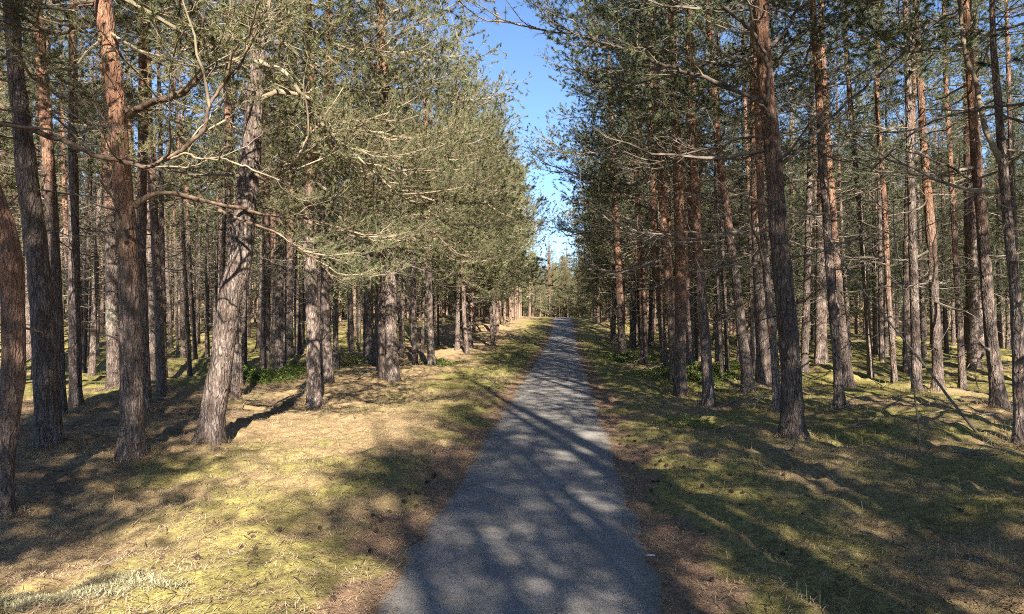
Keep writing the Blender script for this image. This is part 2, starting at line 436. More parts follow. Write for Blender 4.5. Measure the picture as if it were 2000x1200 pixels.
pos_x = np.concatenate([np.arange(0, 9, 0.075), growing(9, 420, 0.1, 1.09)])
xs = np.concatenate([-pos_x[:0:-1], pos_x])
ys = np.concatenate([-growing(0, 90, 0.4, 1.1)[::-1] + 2.9, np.arange(3.0, 14, 0.075), growing(14, 420, 0.09, 1.022)])
GX, GY = np.meshgrid(xs, ys)
GZ = height(GX, GY, True)
me = grid_mesh('ground', GX, GY, GZ, M_GROUND)

def cover(x, y):
    u = lat(x, y); au = np.abs(u)
    w = W_mask(x, y); w2 = W_mask2(x, y)
    red = (1 - sm(0.90, 1.28, au + 0.20 * w2)) * 1.0 + 0.22 * (1 - sm(1.2, 2.0, au))
    red *= 1 - 0.35 * sm(14, 30, y)
    # moss: greener right of the path and in the hollow to the left; needles win under the near left trees
    m_left = 0.30 - 0.26 * sm(6.5, 9.5, y) + 0.36 * sm(-3.9, -1.7, u) + 0.75 * sm(-7, -10, u) * sm(12, 16, y) + 0.42 * sm(13, 20, y) * sm(-4, -2.2, u)
    m_right = 0.55 + 0.2 * sm(12, 20, y)
    moss = np.where(u < 0, m_left, m_right) + 0.32 * w + 0.16 * w2
    duff = np.where(u < 0, 0.50 * sm(-3.4, -5.2, u + 0.5 * w) * (1 - sm(13, 18, y)), 0.16 * sm(3, 6, u)) + 0.22 * w2 * sm(-2, -5, u)
    duff = duff + 0.45 * sm(40, 60, np.hypot(x, y)) * sm(4, 7, au)
    return np.stack([red, moss, duff], -1)

set_cover(me, cover(GX.ravel(), GY.ravel()))
link('ground', me, kind='structure')

ss = np.concatenate([np.arange(-14, 20, 0.12), np.arange(20, 118, 0.5)])
edge_l = 0.84 + 0.032 * W_sm(ss, 0 * ss) + 0.02 * W_mid(ss, 3 + 0 * ss)
edge_r = 0.84 + 0.032 * W_sm(ss, 9 + 0 * ss) + 0.02 * W_mid(ss, 8 + 0 * ss)
fr = np.array([-1.05, -1.0, -0.96, -0.85, -0.5, 0, 0.5, 0.85, 0.96, 1.0, 1.05])
zo = np.array([-0.05, -0.008, 0.006, 0.012, 0.018, 0.022, 0.018, 0.012, 0.006, -0.008, -0.05])
U = np.where(fr[None] < 0, fr[None] * edge_l[:, None], fr[None] * edge_r[:, None])
PY = np.broadcast_to(ss[:, None], U.shape); PX = U + 0.0727 * PY - 0.25
PZ = height(PX * 0 + 0.0727 * PY - 0.25, PY) + zo[None]
me = grid_mesh('path', PX, PY, PZ, M_ROAD)
cv = np.zeros((PX.size, 3)); cv[:, 0] = np.broadcast_to(np.abs(fr) ** 6, U.shape).ravel()
set_cover(me, cv)
link('asphalt_path', me, kind='structure')

# ------------------------------------------------------------------ branch pools and crowns
POOL = [branch_proto(100 + i, 2.4, 17, 0.92, step=0.0062, nwid=0.0068, detail=0.72, droop=0.05 + 0.04 * (i % 3)) for i in range(6)]
POOL_TWIGGY = [branch_proto(200 + i, 2.6, 20, 0.72, step=0.0070, nwid=0.0066, detail=0.75, droop=0.22, flat=0.6) for i in range(5)]
POOL_SHORT = [branch_proto(300 + i, 1.1, 9, 0.95, step=0.007, nwid=0.007, droop=-0.05) for i in range(4)]
POOL_DEAD = [branch_proto(400 + i, 2.0, 7, 0.0, droop=0.10 + 0.05 * (i % 3), detail=0.35, flat=0.8) for i in range(6)]
POOL_MID = [branch_proto(500 + i, 2.2, 13, 0.95, step=0.013, nlen=0.085, nwid=0.011, droop=0.06, detail=0.75) for i in range(6)]
POOL_MID_SHORT = [branch_proto(600 + i, 1.0, 7, 1.0, step=0.014, nlen=0.08, nwid=0.011, droop=-0.05, detail=0.8) for i in range(3)]

def crown_geo(seed, H, z0, rmax, pool, short, bias_az=0.0, bias=0.0, gap=0.34, per=(2, 4), low_pool=None, dead=None, el=(-10, 55), G=None, A=None, dead_bias=0.0, gappy=None):
    g = np.random.default_rng(seed)
    G = G or Geo()
    A = np.eye(4) if A is None else A
    gp = g.uniform(0, 6.28, 2)
    z = z0
    while z < H - 0.15:
        f = (z - z0) / (H - z0)
        prof = (0.72 + 0.95 * f if f < 0.3 else 1.0 * (1 - (f - 0.3) / 0.7) ** 0.75) + 0.10
        nb = g.integers(per[0], per[1] + 1)
        a0 = g.uniform(0, 2 * PI)
        for b in range(nb):
            az = a0 + b * 2 * PI / nb + g.normal(0, 0.35)
            if gappy is not None and math.sin(2 * az + gp[0] + 1.1 * z) + 0.7 * math.sin(3 * az - 1.9 * z + gp[1]) < gappy: continue
            ln = rmax * prof * g.uniform(0.5, 1.2) * (1 + bias * math.cos(az - bias_az))
            e = math.radians(el[0] + (el[1] - el[0]) * f ** 1.1 + g.normal(0, 9))
            if low_pool and f < 0.45 and g.uniform() < 0.75 * (1 - f / 0.45) + 0.15:
                pr, L0 = low_pool[g.integers(len(low_pool))], 2.6; e -= 0.1
            elif ln < 1.15: pr, L0 = short[g.integers(len(short))], 1.1
            elif f > 0.55 and pool is POOL: pr, L0 = POOL_MID[g.integers(len(POOL_MID))], 2.2
            else: pr, L0 = pool[g.integers(len(pool))], 2.4
            place(G, pr, A @ frame(az, e, g.normal(0, 0.3), ln / L0, (0, 0, z + g.normal(0, 0.07))))
        z += gap * g.uniform(0.7, 1.3)
    place(G, short[0], A @ frame(0, 1.4, 0, 0.8, (0, 0, H - 0.25)))
    if dead:
        zl, zh, n, l0, l1 = dead
        for i in range(n):
            zz = g.uniform(zl, zh); az = g.uniform(0, 2 * PI)
            ln = g.uniform(l0, l1) * (1 + dead_bias * math.cos(az - bias_az))
            place(G, POOL_DEAD[g.integers(len(POOL_DEAD))], A @ frame(az, math.radians(g.normal(2, 14)), g.uniform(-1, 1), ln / 2.0, (0, 0, zz)), DEADMAP)
    return G

DEADMAP = np.array([2, 1])
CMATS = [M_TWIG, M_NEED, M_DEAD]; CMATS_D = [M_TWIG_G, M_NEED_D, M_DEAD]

def crown_mesh(name, mats, **kw):
    return crown_geo(**kw).mesh(name, mats, smooth=False)

CR = {}
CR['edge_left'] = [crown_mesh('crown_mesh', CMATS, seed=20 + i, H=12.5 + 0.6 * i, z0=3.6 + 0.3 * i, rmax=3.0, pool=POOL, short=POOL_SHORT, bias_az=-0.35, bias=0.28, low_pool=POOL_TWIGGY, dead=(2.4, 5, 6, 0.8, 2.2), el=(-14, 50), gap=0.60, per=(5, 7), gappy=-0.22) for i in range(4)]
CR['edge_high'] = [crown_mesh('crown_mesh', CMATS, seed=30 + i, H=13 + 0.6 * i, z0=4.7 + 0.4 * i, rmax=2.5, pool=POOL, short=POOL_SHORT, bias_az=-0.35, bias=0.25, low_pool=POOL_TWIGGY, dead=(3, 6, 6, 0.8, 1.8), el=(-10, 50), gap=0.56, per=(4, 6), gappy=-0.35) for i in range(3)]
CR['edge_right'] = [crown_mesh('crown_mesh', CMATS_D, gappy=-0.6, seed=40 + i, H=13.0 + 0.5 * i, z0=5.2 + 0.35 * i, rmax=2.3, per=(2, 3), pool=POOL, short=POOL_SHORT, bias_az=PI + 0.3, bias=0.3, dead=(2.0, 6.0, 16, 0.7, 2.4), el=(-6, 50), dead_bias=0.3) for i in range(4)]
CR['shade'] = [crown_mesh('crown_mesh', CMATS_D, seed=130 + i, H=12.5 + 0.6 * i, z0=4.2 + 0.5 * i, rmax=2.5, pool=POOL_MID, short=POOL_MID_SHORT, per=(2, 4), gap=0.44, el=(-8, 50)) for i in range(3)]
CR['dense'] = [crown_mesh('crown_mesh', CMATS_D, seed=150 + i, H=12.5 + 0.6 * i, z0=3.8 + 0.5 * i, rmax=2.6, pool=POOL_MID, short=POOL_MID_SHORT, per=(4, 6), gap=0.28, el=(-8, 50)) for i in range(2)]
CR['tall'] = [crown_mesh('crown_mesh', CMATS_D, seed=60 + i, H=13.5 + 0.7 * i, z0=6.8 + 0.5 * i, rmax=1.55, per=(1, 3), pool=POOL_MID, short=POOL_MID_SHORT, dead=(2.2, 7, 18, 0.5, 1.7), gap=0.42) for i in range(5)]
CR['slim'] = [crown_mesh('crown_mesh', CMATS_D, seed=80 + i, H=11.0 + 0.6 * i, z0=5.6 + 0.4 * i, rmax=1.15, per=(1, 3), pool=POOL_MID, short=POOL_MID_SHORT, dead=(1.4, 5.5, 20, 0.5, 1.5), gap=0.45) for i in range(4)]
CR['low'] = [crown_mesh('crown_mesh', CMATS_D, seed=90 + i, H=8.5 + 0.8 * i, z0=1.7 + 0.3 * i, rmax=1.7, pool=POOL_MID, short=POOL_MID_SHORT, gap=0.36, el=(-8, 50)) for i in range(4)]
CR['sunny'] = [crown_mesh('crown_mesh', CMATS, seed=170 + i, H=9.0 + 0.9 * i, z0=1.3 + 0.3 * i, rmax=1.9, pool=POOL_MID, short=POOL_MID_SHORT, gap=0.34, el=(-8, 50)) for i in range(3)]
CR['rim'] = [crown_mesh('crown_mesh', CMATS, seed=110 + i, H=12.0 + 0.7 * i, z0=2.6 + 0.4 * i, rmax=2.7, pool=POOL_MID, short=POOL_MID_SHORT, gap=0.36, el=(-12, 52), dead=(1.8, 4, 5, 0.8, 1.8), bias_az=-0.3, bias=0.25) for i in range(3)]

# ------------------------------------------------------------------ trunks
def trunk_geo(P, Rad, sides, seed, rough=0.05, flare=0.4, stubs=6, stub_z=(0.8, 6)):
    """P (k,3) axis, Rad (k)"""
    g = np.random.default_rng(seed)
    k = len(P); a = np.arange(sides) * 2 * PI / sides
    z = P[:, 2]
    zz = z - z[0]
    lob = g.integers(3, 6); ph = g.uniform(0, 6)
    r = Rad[:, None] * np.ones((1, sides))
    r = r * (1 + flare * np.exp(-np.maximum(zz - 0.3, 0) / 0.2)[:, None] * (0.7 + 0.5 * np.cos(lob * a + ph)[None]))
    n1 = np.zeros((k, sides))
    for i in range(22):
        m = g.integers(2, 11); kz = g.uniform(0.8, 9) * (1 if i % 2 else 2.2); p1 = g.uniform(0, 6)
        n1 += np.sin(m * a[None] * (1 if g.uniform() < .5 else -1) + kz * zz[:, None] + p1) / (m ** 0.35)
    n1 /= 3.2
    n2 = g.normal(size=(k, sides))
    r = r * (1 + rough * n1 + rough * 0.32 * n2)
    swell = np.zeros(k)
    for _ in range(int(zz[-1] / 0.7)):
        swell += 0.07 * np.exp(-((zz - g.uniform(0.5, zz[-1])) / 0.07) ** 2)
    r = r * (1 + swell[:, None] * (0.6 + 0.4 * np.cos(a[None] + zz[:, None])))
    T = unit(np.gradient(P, axis=0)); Ux = unit(np.cross(np.array([0, 1.0, 0]), T)); Uy = np.cross(T, Ux)
    V = P[:, None] + r[..., None] * (np.cos(a)[None, :, None] * Ux[:, None] + np.sin(a)[None, :, None] * Uy[:, None])
    i = (np.arange(k - 1)[:, None] * sides); j = np.arange(sides)[None]; j2 = (j + 1) % sides
    q = np.stack([i + j, i + j2, i + sides + j2, i + sides + j], -1).reshape(-1, 4)
    G = Geo(); G.add(V.reshape(-1, 3), np.concatenate([q[:, [0, 1, 2]], q[:, [0, 2, 3]]]))
    for _ in range(stubs):
        zz0 = g.uniform(*stub_z); ii = min(int(np.searchsorted(z, zz0)), k - 1)
        az = g.uniform(0, 2 * PI); d = np.array([math.cos(az), math.sin(az), g.uniform(-0.2, 0.5)])
        ln = Rad[ii] + g.uniform(0.03, 0.22); q4 = np.linspace(0, 1, 4)
        pts = P[ii] + d * ln * q4[:, None]; pts[:, 2] -= 0.05 * q4 ** 2
        G.add(*tubes(pts[None], (g.uniform(0.006, 0.014) * (1.2 - 0.5 * q4))[None], 5))
    return G

def straight_trunk(seed, H, r, sides=14, step=0.22):
    g = np.random.default_rng(seed)
    z = np.concatenate([[-0.25, -0.05, 0.05, 0.15, 0.3], np.arange(0.5, H, step)])
    w = min(0.05, 0.35 * r)
    x = w * np.sin(z * g.uniform(0.25, 0.5) + g.uniform(0, 6)); y = w * np.sin(z * g.uniform(0.25, 0.5) + g.uniform(0, 6))
    zz = np.clip(z / H, 0, 1)
    rad = r * (1 - 0.55 * zz - 0.35 * zz ** 3) + 0.006
    return trunk_geo(np.stack([x, y, z], 1), rad, sides, seed, 0.05, 0.35, 10, (0.6, H * 0.5))

# traced trunks: rows are (pixel x, pixel y, pixel width) from the foot upwards
def hero(pts, label, crown, ci, orange=4.0, tone=0.5, lichen=0.3, H=13.0, group=None, name='pine_tree', crown_rot=0.0, cscale=1.0, sides=28, ydrift=0.0, rough=0.06, flare=0.4):
    px, py, pw = pts[0]
    X, Y, Z = ground_at(px, py)
    root = empty(name, (X, Y, Z), label, 'pine tree', group)
    T = np.array([at_depth(a, b, Y) for a, b, c in pts]); T -= np.array([X, Y, Z])
    rr = np.array([c for a, b, c in pts]) / F * Y / 2
    T[0, 2] = 0
    if T[-1, 2] < H:
        s = np.clip((T[-1] - T[max(len(T) - 4, 0)]) / max(T[-1, 2] - T[max(len(T) - 4, 0), 2], 0.2), -0.09, 0.09)
        top = T[-1, 2]
        ez = np.linspace(top, H, 6)[1:]
        ex = np.array([[T[-1, 0] + s[0] * (q - top) * 0.8, 0, q] for q in ez])
        T = np.concatenate([T, ex]); tt = (ez - top) / (H - top)
        rr = np.concatenate([rr, rr[-1] * (1 - tt) ** 0.8 + 0.008])
    step = 0.09 if Y < 15 else 0.14
    z = np.concatenate([[-0.3, -0.12, -0.04], np.arange(0.02, H, step)])
    ax = np.interp(z, T[:, 2], T[:, 0]); rd = np.interp(z, T[:, 2], rr)
    ker = np.hanning(9); ker /= ker.sum()
    sl = (ax[-1] - ax[-8]) / (z[-1] - z[-8])
    pad = np.concatenate([ax[0] + 0 * ax[:4], ax, ax[-1] + sl * step * np.arange(1, 5)])
    ax = np.convolve(pad, ker, 'valid')
    rd = np.convolve(np.pad(rd, 4, mode='edge'), ker, 'valid')
    ax -= np.interp(0, z, ax)
    seed = int(px * 7 + py)
    ay = ydrift * z + 0.04 * np.sin(z * 0.6 + seed) - 0.04 * math.sin(seed)
    P = np.stack([ax, ay, z], 1)
    g = trunk_geo(P, rd, sides if Y < 20 else 16, seed, rough, flare, 7 if Y < 22 else 4, (0.8, 6))
    t = link('trunk', g.mesh('trunk', [M_BARK]), parent=root)
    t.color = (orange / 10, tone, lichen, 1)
    if crown:
        mats = CR[crown][ci % len(CR[crown])]
        c = link('crown', mats, parent=root)
        p0 = np.array([np.interp(5, z, ax), np.interp(5, z, ay), 5.0]); p1 = np.array([ax[-1], ay[-1], H])
        d = Vector(p1 - p0).normalized()
        q = Vector((0, 0, 1)).rotation_difference(d)
        o = Vector(p0) - d * 5.0
        c.matrix_local = Matrix.Translation(o) @ q.to_matrix().to_4x4() @ Matrix.Rotation(crown_rot, 4, 'Z') @ Matrix.Scale(cscale, 4)
    return root, (X, Y, Z), P, rd

def bough(root, pix, w0, w1, depth, sprays=(), seed=0, mat=None, name='branch', mats=None, dead=False):
    """a traced limb: pix = (x, y) pixels, depth = one distance per point"""
    g = np.random.default_rng(seed)
    pts = np.array([at_depth(x, y, d) for (x, y), d in zip(pix, depth)]) - np.array(root.location)
    s = np.concatenate([[0], np.cumsum(np.linalg.norm(np.diff(pts, axis=0), axis=1))]); s /= s[-1]
    n = max(24, len(pix) * 8); q = np.linspace(0, 1, n)
    P = np.stack([np.interp(q, s, pts[:, c]) for c in range(3)], 1)
    ker = np.array([1, 2, 3, 2, 1.]) / 9
    Ps = np.stack([np.convolve(np.pad(P[:, c], 2, mode='edge'), ker, 'valid') for c in range(3)], 1); Ps[0] = P[0]; Ps[-1] = P[-1]
    Ps += np.cumsum(g.normal(0, 0.012, Ps.shape) * (g.uniform(size=(n, 1)) < 0.5), 0) * (q * (1 - q) * 4)[:, None]
    dm = np.mean(depth)
    r = 0.82 * (w0 + (w1 - w0) * q ** 0.7) / F * dm / 2
    r = r * (1 + 0.10 * np.sin(q * 37 + seed) + g.normal(0, 0.07, n) + 0.55 * np.exp(-q / 0.03))
    for _ in range(5): r = r * (1 + g.uniform(0.1, 0.35) * np.exp(-((q - g.uniform(0.05, 0.9)) / 0.012) ** 2))
    G = Geo(); G.add(*tubes(Ps[None], r[None], 9), 0)
    T = unit(np.gradient(Ps, axis=0))
    for (t, ln, kind) in sprays:
        i = min(int(t * (n - 1)), n - 1); d = T[i]
        az = math.atan2(d[1], d[0]) + g.choice([-1, 1]) * g.uniform(0.4, 1.2)
        el = math.asin(np.clip(d[2], -1, 1)) * 0.5 + g.uniform(-0.1, 0.6)
        pool, L0, mp = {'n': (POOL, 2.4, np.array([1, 2])), 't': (POOL_TWIGGY, 2.6, np.array([1, 2])), 'd': (POOL_DEAD, 2.0, np.array([3, 2])), 's': (POOL_SHORT, 1.1, np.array([1, 2]))}[kind]
        place(G, pool[g.integers(len(pool))], frame(az, el, g.uniform(-0.5, 0.5), ln / L0, Ps[i]), mp)
    ms = [mat or M_LIMB, M_TWIG, mats or M_NEED, M_DEAD]
    return link(name, G.mesh('branch', ms, smooth=True), parent=root)

def sprays(n, lo, hi, l0, l1, kinds, seed):
    g = np.random.default_rng(seed)
    return [(lo + (hi - lo) * (i + g.uniform(0, 1)) / n, g.uniform(l0, l1), kinds[g.integers(len(kinds))]) for i in range(n)]

# ---- left side
H_ = {}
H_['bent'] = hero([(8, 1003, 30), (8, 950, 30), (12, 870, 36), (22, 800, 38), (30, 740, 40), (31, 650, 40), (29, 570, 41), (20, 480, 46), (2, 415, 44), (-25, 360, 40), (-45, 250, 38)],
                  'crooked reddish pine bending out of the left edge, nearest trunk to the viewer', 'tall', 0, 0.8, 0.5, 0.1, 12)
H_['grey_pair'] = hero([(95, 868, 46), (90, 780, 43), (84, 680, 43), (76, 575, 42), (68, 500, 40), (55, 400, 37), (48, 340, 36), (38, 240, 33), (27, 130, 28), (20, 20, 26)],
                       'grey rough-barked pine with a sunlit foot, just right of the crooked reddish trunk', 'edge_high', 1, 6.5, 0.42, 0.2, 13, crown_rot=2.2)
H_['brown_rear'] = hero([(112, 812, 30), (109, 700, 27), (104, 570, 25), (98, 400, 22), (92, 290, 21), (83, 150, 19), (76, 0, 17)],
                        'slender red-brown pine close behind the grey rough-barked trunk', 'edge_high', 1, 3.0, 0.42, 0.1, 13.5)
H_['orange'] = hero([(256, 892, 45), (257, 850, 41), (257, 760, 39), (255, 650, 38), (253, 560, 37), (249, 450, 35), (241, 350, 33), (236, 250, 33), (231, 190, 33), (222, 110, 32), (212, 50, 31), (206, 0, 30)],
                    'bright orange flaky-barked pine with thick side branches, standing at the needle bank', 'edge_high', 0, 1.8, 0.48, 0.0, 13.5, crown_rot=1.0)
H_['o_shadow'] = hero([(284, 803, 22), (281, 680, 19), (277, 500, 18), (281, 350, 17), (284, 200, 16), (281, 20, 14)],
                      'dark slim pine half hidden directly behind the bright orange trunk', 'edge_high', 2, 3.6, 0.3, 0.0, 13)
H_['o_right'] = hero([(316, 772, 18), (310, 650, 16), (304, 540, 15), (297, 400, 15), (290, 280, 14), (288, 120, 12)],
                     'brown pine in second rank between orange trunk and big leaning trunk', 'tall', 3, 4.0, 0.45, 0.2, 13)
hero([(297, 743, 16), (294, 600, 15), (290, 450, 14), (286, 300, 13), (280, 100, 12)],
     'thin grey pine with a dark foot touching the brown second-rank trunk', 'slim', 0, 5.0, 0.5, 0.3, 12)
H_['lean'] = hero([(410, 868, 54), (413, 830, 46), (421, 773, 43), (434, 693, 42), (443, 613, 41), (449, 560, 43), (466, 525, 46), (473, 450, 41), (479, 375, 40), (487, 300, 37), (496, 190, 33), (503, 90, 29), (508, 0, 26)],
                  'big pale grey pine leaning toward the path, kinked halfway, its bark striped by branch shadows', 'edge_high', 2, 9.5, 0.30, 0.15, 13.5, crown_rot=0.6)  # tone lowered so the bark colour carries the shadow on this trunk
hero([(459, 780, 16), (461, 680, 15), (456, 560, 15), (450, 400, 14), (446, 250, 13), (440, 60, 12)],
     'straight brown pine rising directly behind the big leaning trunk', 'edge_high', 0, 4.4, 0.55, 0.2, 13.5)
hero([(470, 752, 9), (467, 650, 8), (463, 520, 8), (458, 350, 7), (455, 150, 6)],
     'very thin pale stem just right of the big leaning trunk', 'slim', 1, 6.0, 0.75, 0.5, 11)
H_['stout'] = hero([(614, 795, 28), (613, 720, 26), (611, 620, 25), (607, 540, 23), (602, 470, 22), (601, 400, 21), (604, 330, 19), (605, 200, 17), (600, 60, 15)],
                   'stout pale pine standing alone in front at the needle slope, sunlit foot', 'edge_left', 3, 3.6, 0.66, 0.15, 13, crown_rot=0.2)
hero([(641, 747, 19), (636, 640, 17), (633, 560, 15), (634, 430, 14), (640, 250, 12), (640, 60, 11)],
     'grey pine with curved shadow bands right behind the stout sunlit pine', 'edge_left', 0, 5.0, 0.55, 0.2, 12.5, crown_rot=0.9)
hero([(656, 723, 11), (655, 620, 10), (652, 480, 10), (650, 300, 8)],
     'thin brown pine at the shoulder of the grey shadow-banded trunk', 'slim', 2, 3.5, 0.5, 0.2, 12)
hero([(747, 739, 16), (746, 640, 15), (744, 500, 15), (742, 380, 13), (742, 200, 12)],
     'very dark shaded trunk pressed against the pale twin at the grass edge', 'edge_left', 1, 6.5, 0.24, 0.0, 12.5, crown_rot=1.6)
H_['twin'] = hero([(766, 744, 26), (765, 680, 23), (763, 600, 22), (762, 500, 20), (758, 400, 17), (752, 300, 15), (749, 150, 13), (746, 20, 11)],
                  'pale broad trunk at the grass edge under the great drooping olive crown', 'edge_left', 2, 3.8, 0.66, 0.15, 13.5, crown_rot=0.1)
hero([(811, 717, 11), (809, 620, 10), (806, 500, 10), (803, 350, 8)],
     'thin sunlit pine between the broad grass-edge trunk and the pale leaning stem', 'slim', 3, 5.0, 0.62, 0.2, 12.5)
hero([(843, 719, 15), (840, 640, 13), (838, 560, 12), (835, 450, 12), (832, 300, 10)],
     'pale thin stem tilting left in bright moss, last before the bank of pines', 'edge_left', 3, 4.0, 0.72, 0.3, 12.5, crown_rot=0.0)
hero([(893, 694, 10), (895, 620, 9), (897, 520, 9), (900, 400, 8)], 'dark-footed pine, first of the cluster by the sandy bank', 'rim', 0, 3.0, 0.45, 0.1, 12)
hero([(912, 690, 8), (906, 620, 8), (903, 520, 7), (900, 400, 7)], 'brown pine in the middle of the cluster by the sandy bank', 'rim', 1, 2.5, 0.55, 0.1, 12)
hero([(920, 684, 8), (921, 600, 8), (922, 500, 7), (924, 400, 7)], 'orange-topped pine closing the cluster by the sandy bank', 'rim', 2, 1.5, 0.62, 0.1, 12.5)
hero([(963, 677, 9), (959, 620, 8), (956, 540, 8), (954, 450, 7)], 'lone pine with a flared foot where the left verge meets the sandy bank', 'rim', 0, 2.5, 0.5, 0.1, 12.5, crown_rot=0.5)
hero([(146, 746, 11), (143, 660, 10), (136, 560, 9), (130, 420, 9), (124, 250, 8)], 'thin pine rooted in the mossy hollow behind the red-brown trunk', 'slim', 0, 3.5, 0.5, 0.2, 12)
hero([(180, 732, 13), (182, 640, 11), (186, 540, 10), (192, 430, 9), (196, 380, 8)], 'thin grey pine leaning right in the sunlit mossy hollow', 'slim', 1, 6.0, 0.6, 0.3, 11)
hero([(382, 703, 8), (377, 620, 8), (372, 540, 8), (366, 420, 7)], 'dark thin pine on the far rim of the mossy hollow', 'slim', 2, 5.0, 0.28, 0.1, 11.5)
hero([(583, 692, 13), (580, 600, 12), (574, 500, 12), (570, 380, 11)], 'shaded pine beside the bright green bilberry patch', 'tall', 0, 4.0, 0.36, 0.1, 13)
hero([(540, 689, 8), (536, 600, 8), (533, 500, 7), (530, 380, 7)], 'slim brown pine rising behind the bright green bilberry patch', 'slim', 3, 3.5, 0.36, 0.1, 12)
hero([(684, 679, 9), (682, 610, 8), (680, 520, 8), (676, 400, 8)], 'straight lit pine in the gap right of the shadow-banded trunk', 'slim', 0, 4.0, 0.5, 0.2, 12.5)
hero([(716, 699, 11), (713, 620, 10), (707, 520, 9), (702, 400, 9)], 'blackish slim trunk in the gap left of the dark shaded trunk', 'slim', 1, 6.0, 0.22, 0.0, 12.5)

# ---- right side
hero([(1216, 689, 15), (1212, 620, 14), (1208, 540, 13), (1203, 450, 12), (1196, 300, 10), (1190, 150, 8)],
     'reddish pine at the right verge ahead of the far bend in the trees', 'edge_right', 0, 2.0, 0.5, 0.0, 13)
H_['ra'] = hero([(1322, 749, 23), (1316, 660, 19), (1309, 580, 18), (1303, 520, 16), (1297, 450, 15), (1289, 350, 13), (1282, 200, 12), (1276, 100, 10), (1273, 0, 9)],
                'red-brown pine behind the pile of pale dead branches right of the path', 'edge_right', 1, 1.8, 0.5, 0.0, 13.5)
hero([(1298, 716, 14), (1290, 600, 13), (1280, 480, 13), (1272, 330, 12), (1268, 180, 10)],
     'dark red pine half covered by the trunk behind the dead branch pile', 'edge_right', 2, 1.5, 0.36, 0.0, 13)
H_['rb'] = hero([(1385, 793, 23), (1381, 730, 20), (1376, 650, 19), (1369, 570, 17), (1361, 450, 17), (1354, 330, 15), (1350, 200, 15), (1347, 100, 14), (1343, 0, 13)],
                'straight red-brown pine nearest the right verge, short stubs up its trunk', 'edge_right', 3, 2.2, 0.48, 0.0, 14)
H_['rc'] = hero([(1462, 766, 25), (1455, 700, 20), (1448, 650, 18), (1440, 565, 17), (1429, 485, 16), (1418, 400, 16), (1412, 340, 15), (1401, 250, 13), (1390, 100, 11), (1381, 0, 10)],
                'grey-brown pine leaning left with a dark flared foot, right of the bilberry patch', 'edge_right', 0, 3.2, 0.5, 0.1, 13.5)
hero([(1410, 737, 9), (1407, 650, 8), (1402, 540, 7), (1397, 400, 7), (1394, 200, 6)],
     'pale thin stem between the straight red-brown pine and the left-leaning grey one', 'slim', 2, 6.0, 0.8, 0.4, 12)
hero([(1472, 731, 8), (1468, 600, 7), (1462, 430, 7), (1455, 250, 6)],
     'thin sunlit stem just right of the left-leaning grey-brown pine', 'slim', 3, 4.0, 0.66, 0.2, 12)
hero([(1421, 727, 8), (1418, 620, 8), (1412, 470, 7), (1406, 300, 6)],
     'dark thin stem standing behind the pale thin stem', 'slim', 0, 6.0, 0.24, 0.0, 12)
H_['paint'] = hero([(1518, 803, 18), (1516, 740, 15), (1513, 690, 14), (1508, 640, 14), (1503, 590, 14), (1495, 490, 14), (1488, 400, 14), (1480, 200, 13), (1473, 0, 12)],
                   'sunlit pinkish pine carrying a small red paint mark, left of the biggest dark trunk', 'edge_right', 1, 3.0, 0.66, 0.0, 13)
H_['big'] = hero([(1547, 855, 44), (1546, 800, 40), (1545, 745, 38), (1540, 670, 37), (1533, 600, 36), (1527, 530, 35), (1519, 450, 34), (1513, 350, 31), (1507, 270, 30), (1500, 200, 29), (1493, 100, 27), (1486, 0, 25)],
                 'biggest dark furrowed pine at right front, turning orange where long boughs leave it', 'edge_right', 2, 3.4, 0.16, 0.0, 14, rough=0.065)  # very low tone: the shade over this trunk is put into its bark colour
hero([(1640, 799, 19), (1636, 740, 16), (1632, 680, 15), (1626, 620, 15), (1619, 540, 15), (1609, 400, 15), (1602, 325, 14), (1596, 200, 13), (1589, 100, 12), (1584, 0, 11)],
     'front stem of the close-set pair right of the biggest dark trunk', 'edge_right', 3, 4.2, 0.5, 0.1, 13)
hero([(1656, 757, 22), (1648, 690, 18), (1643, 640, 16), (1637, 580, 14), (1623, 400, 12), (1613, 250, 12), (1607, 100, 10), (1603, 0, 9)],
     'rear lit stem of the close-set pair right of the biggest dark trunk', 'edge_right', 0, 2.8, 0.62, 0.0, 13.5)
hero([(1700, 737, 11), (1695, 640, 10), (1690, 570, 10), (1675, 400, 9), (1662, 250, 9), (1651, 100, 8), (1648, 0, 7)],
     'slim grey pine leaning left, sunlit foot, third right of the biggest dark trunk', 'tall', 0, 6.0, 0.52, 0.3, 13)
hero([(1747, 747, 11), (1742, 660, 10), (1735, 590, 10), (1725, 400, 10), (1716, 300, 8), (1709, 200, 8), (1714, 90, 7), (1715, 0, 7)],
     'slim reddish pine left of the leaning dead pole, small sunlit foot', 'tall', 1, 2.2, 0.5, 0.0, 13)
H_['rm'] = hero([(1832, 763, 21), (1829, 700, 18), (1826, 640, 17), (1821, 560, 17), (1815, 450, 17), (1807, 350, 15), (1801, 250, 13), (1796, 120, 12), (1790, 0, 10)],
                'dark-footed pine crossed by the leaning dead pole, orange higher up', 'edge_right', 1, 2.8, 0.28, 0.0, 13.5)
hero([(1880, 760, 13), (1876, 700, 12), (1872, 620, 11), (1866, 550, 11), (1860, 430, 10), (1854, 300, 9), (1847, 150, 8), (1844, 0, 7)],
     'slim dark-based pine just right of the trunk crossed by the dead pole', 'tall', 2, 3.2, 0.45, 0.0, 12.5)
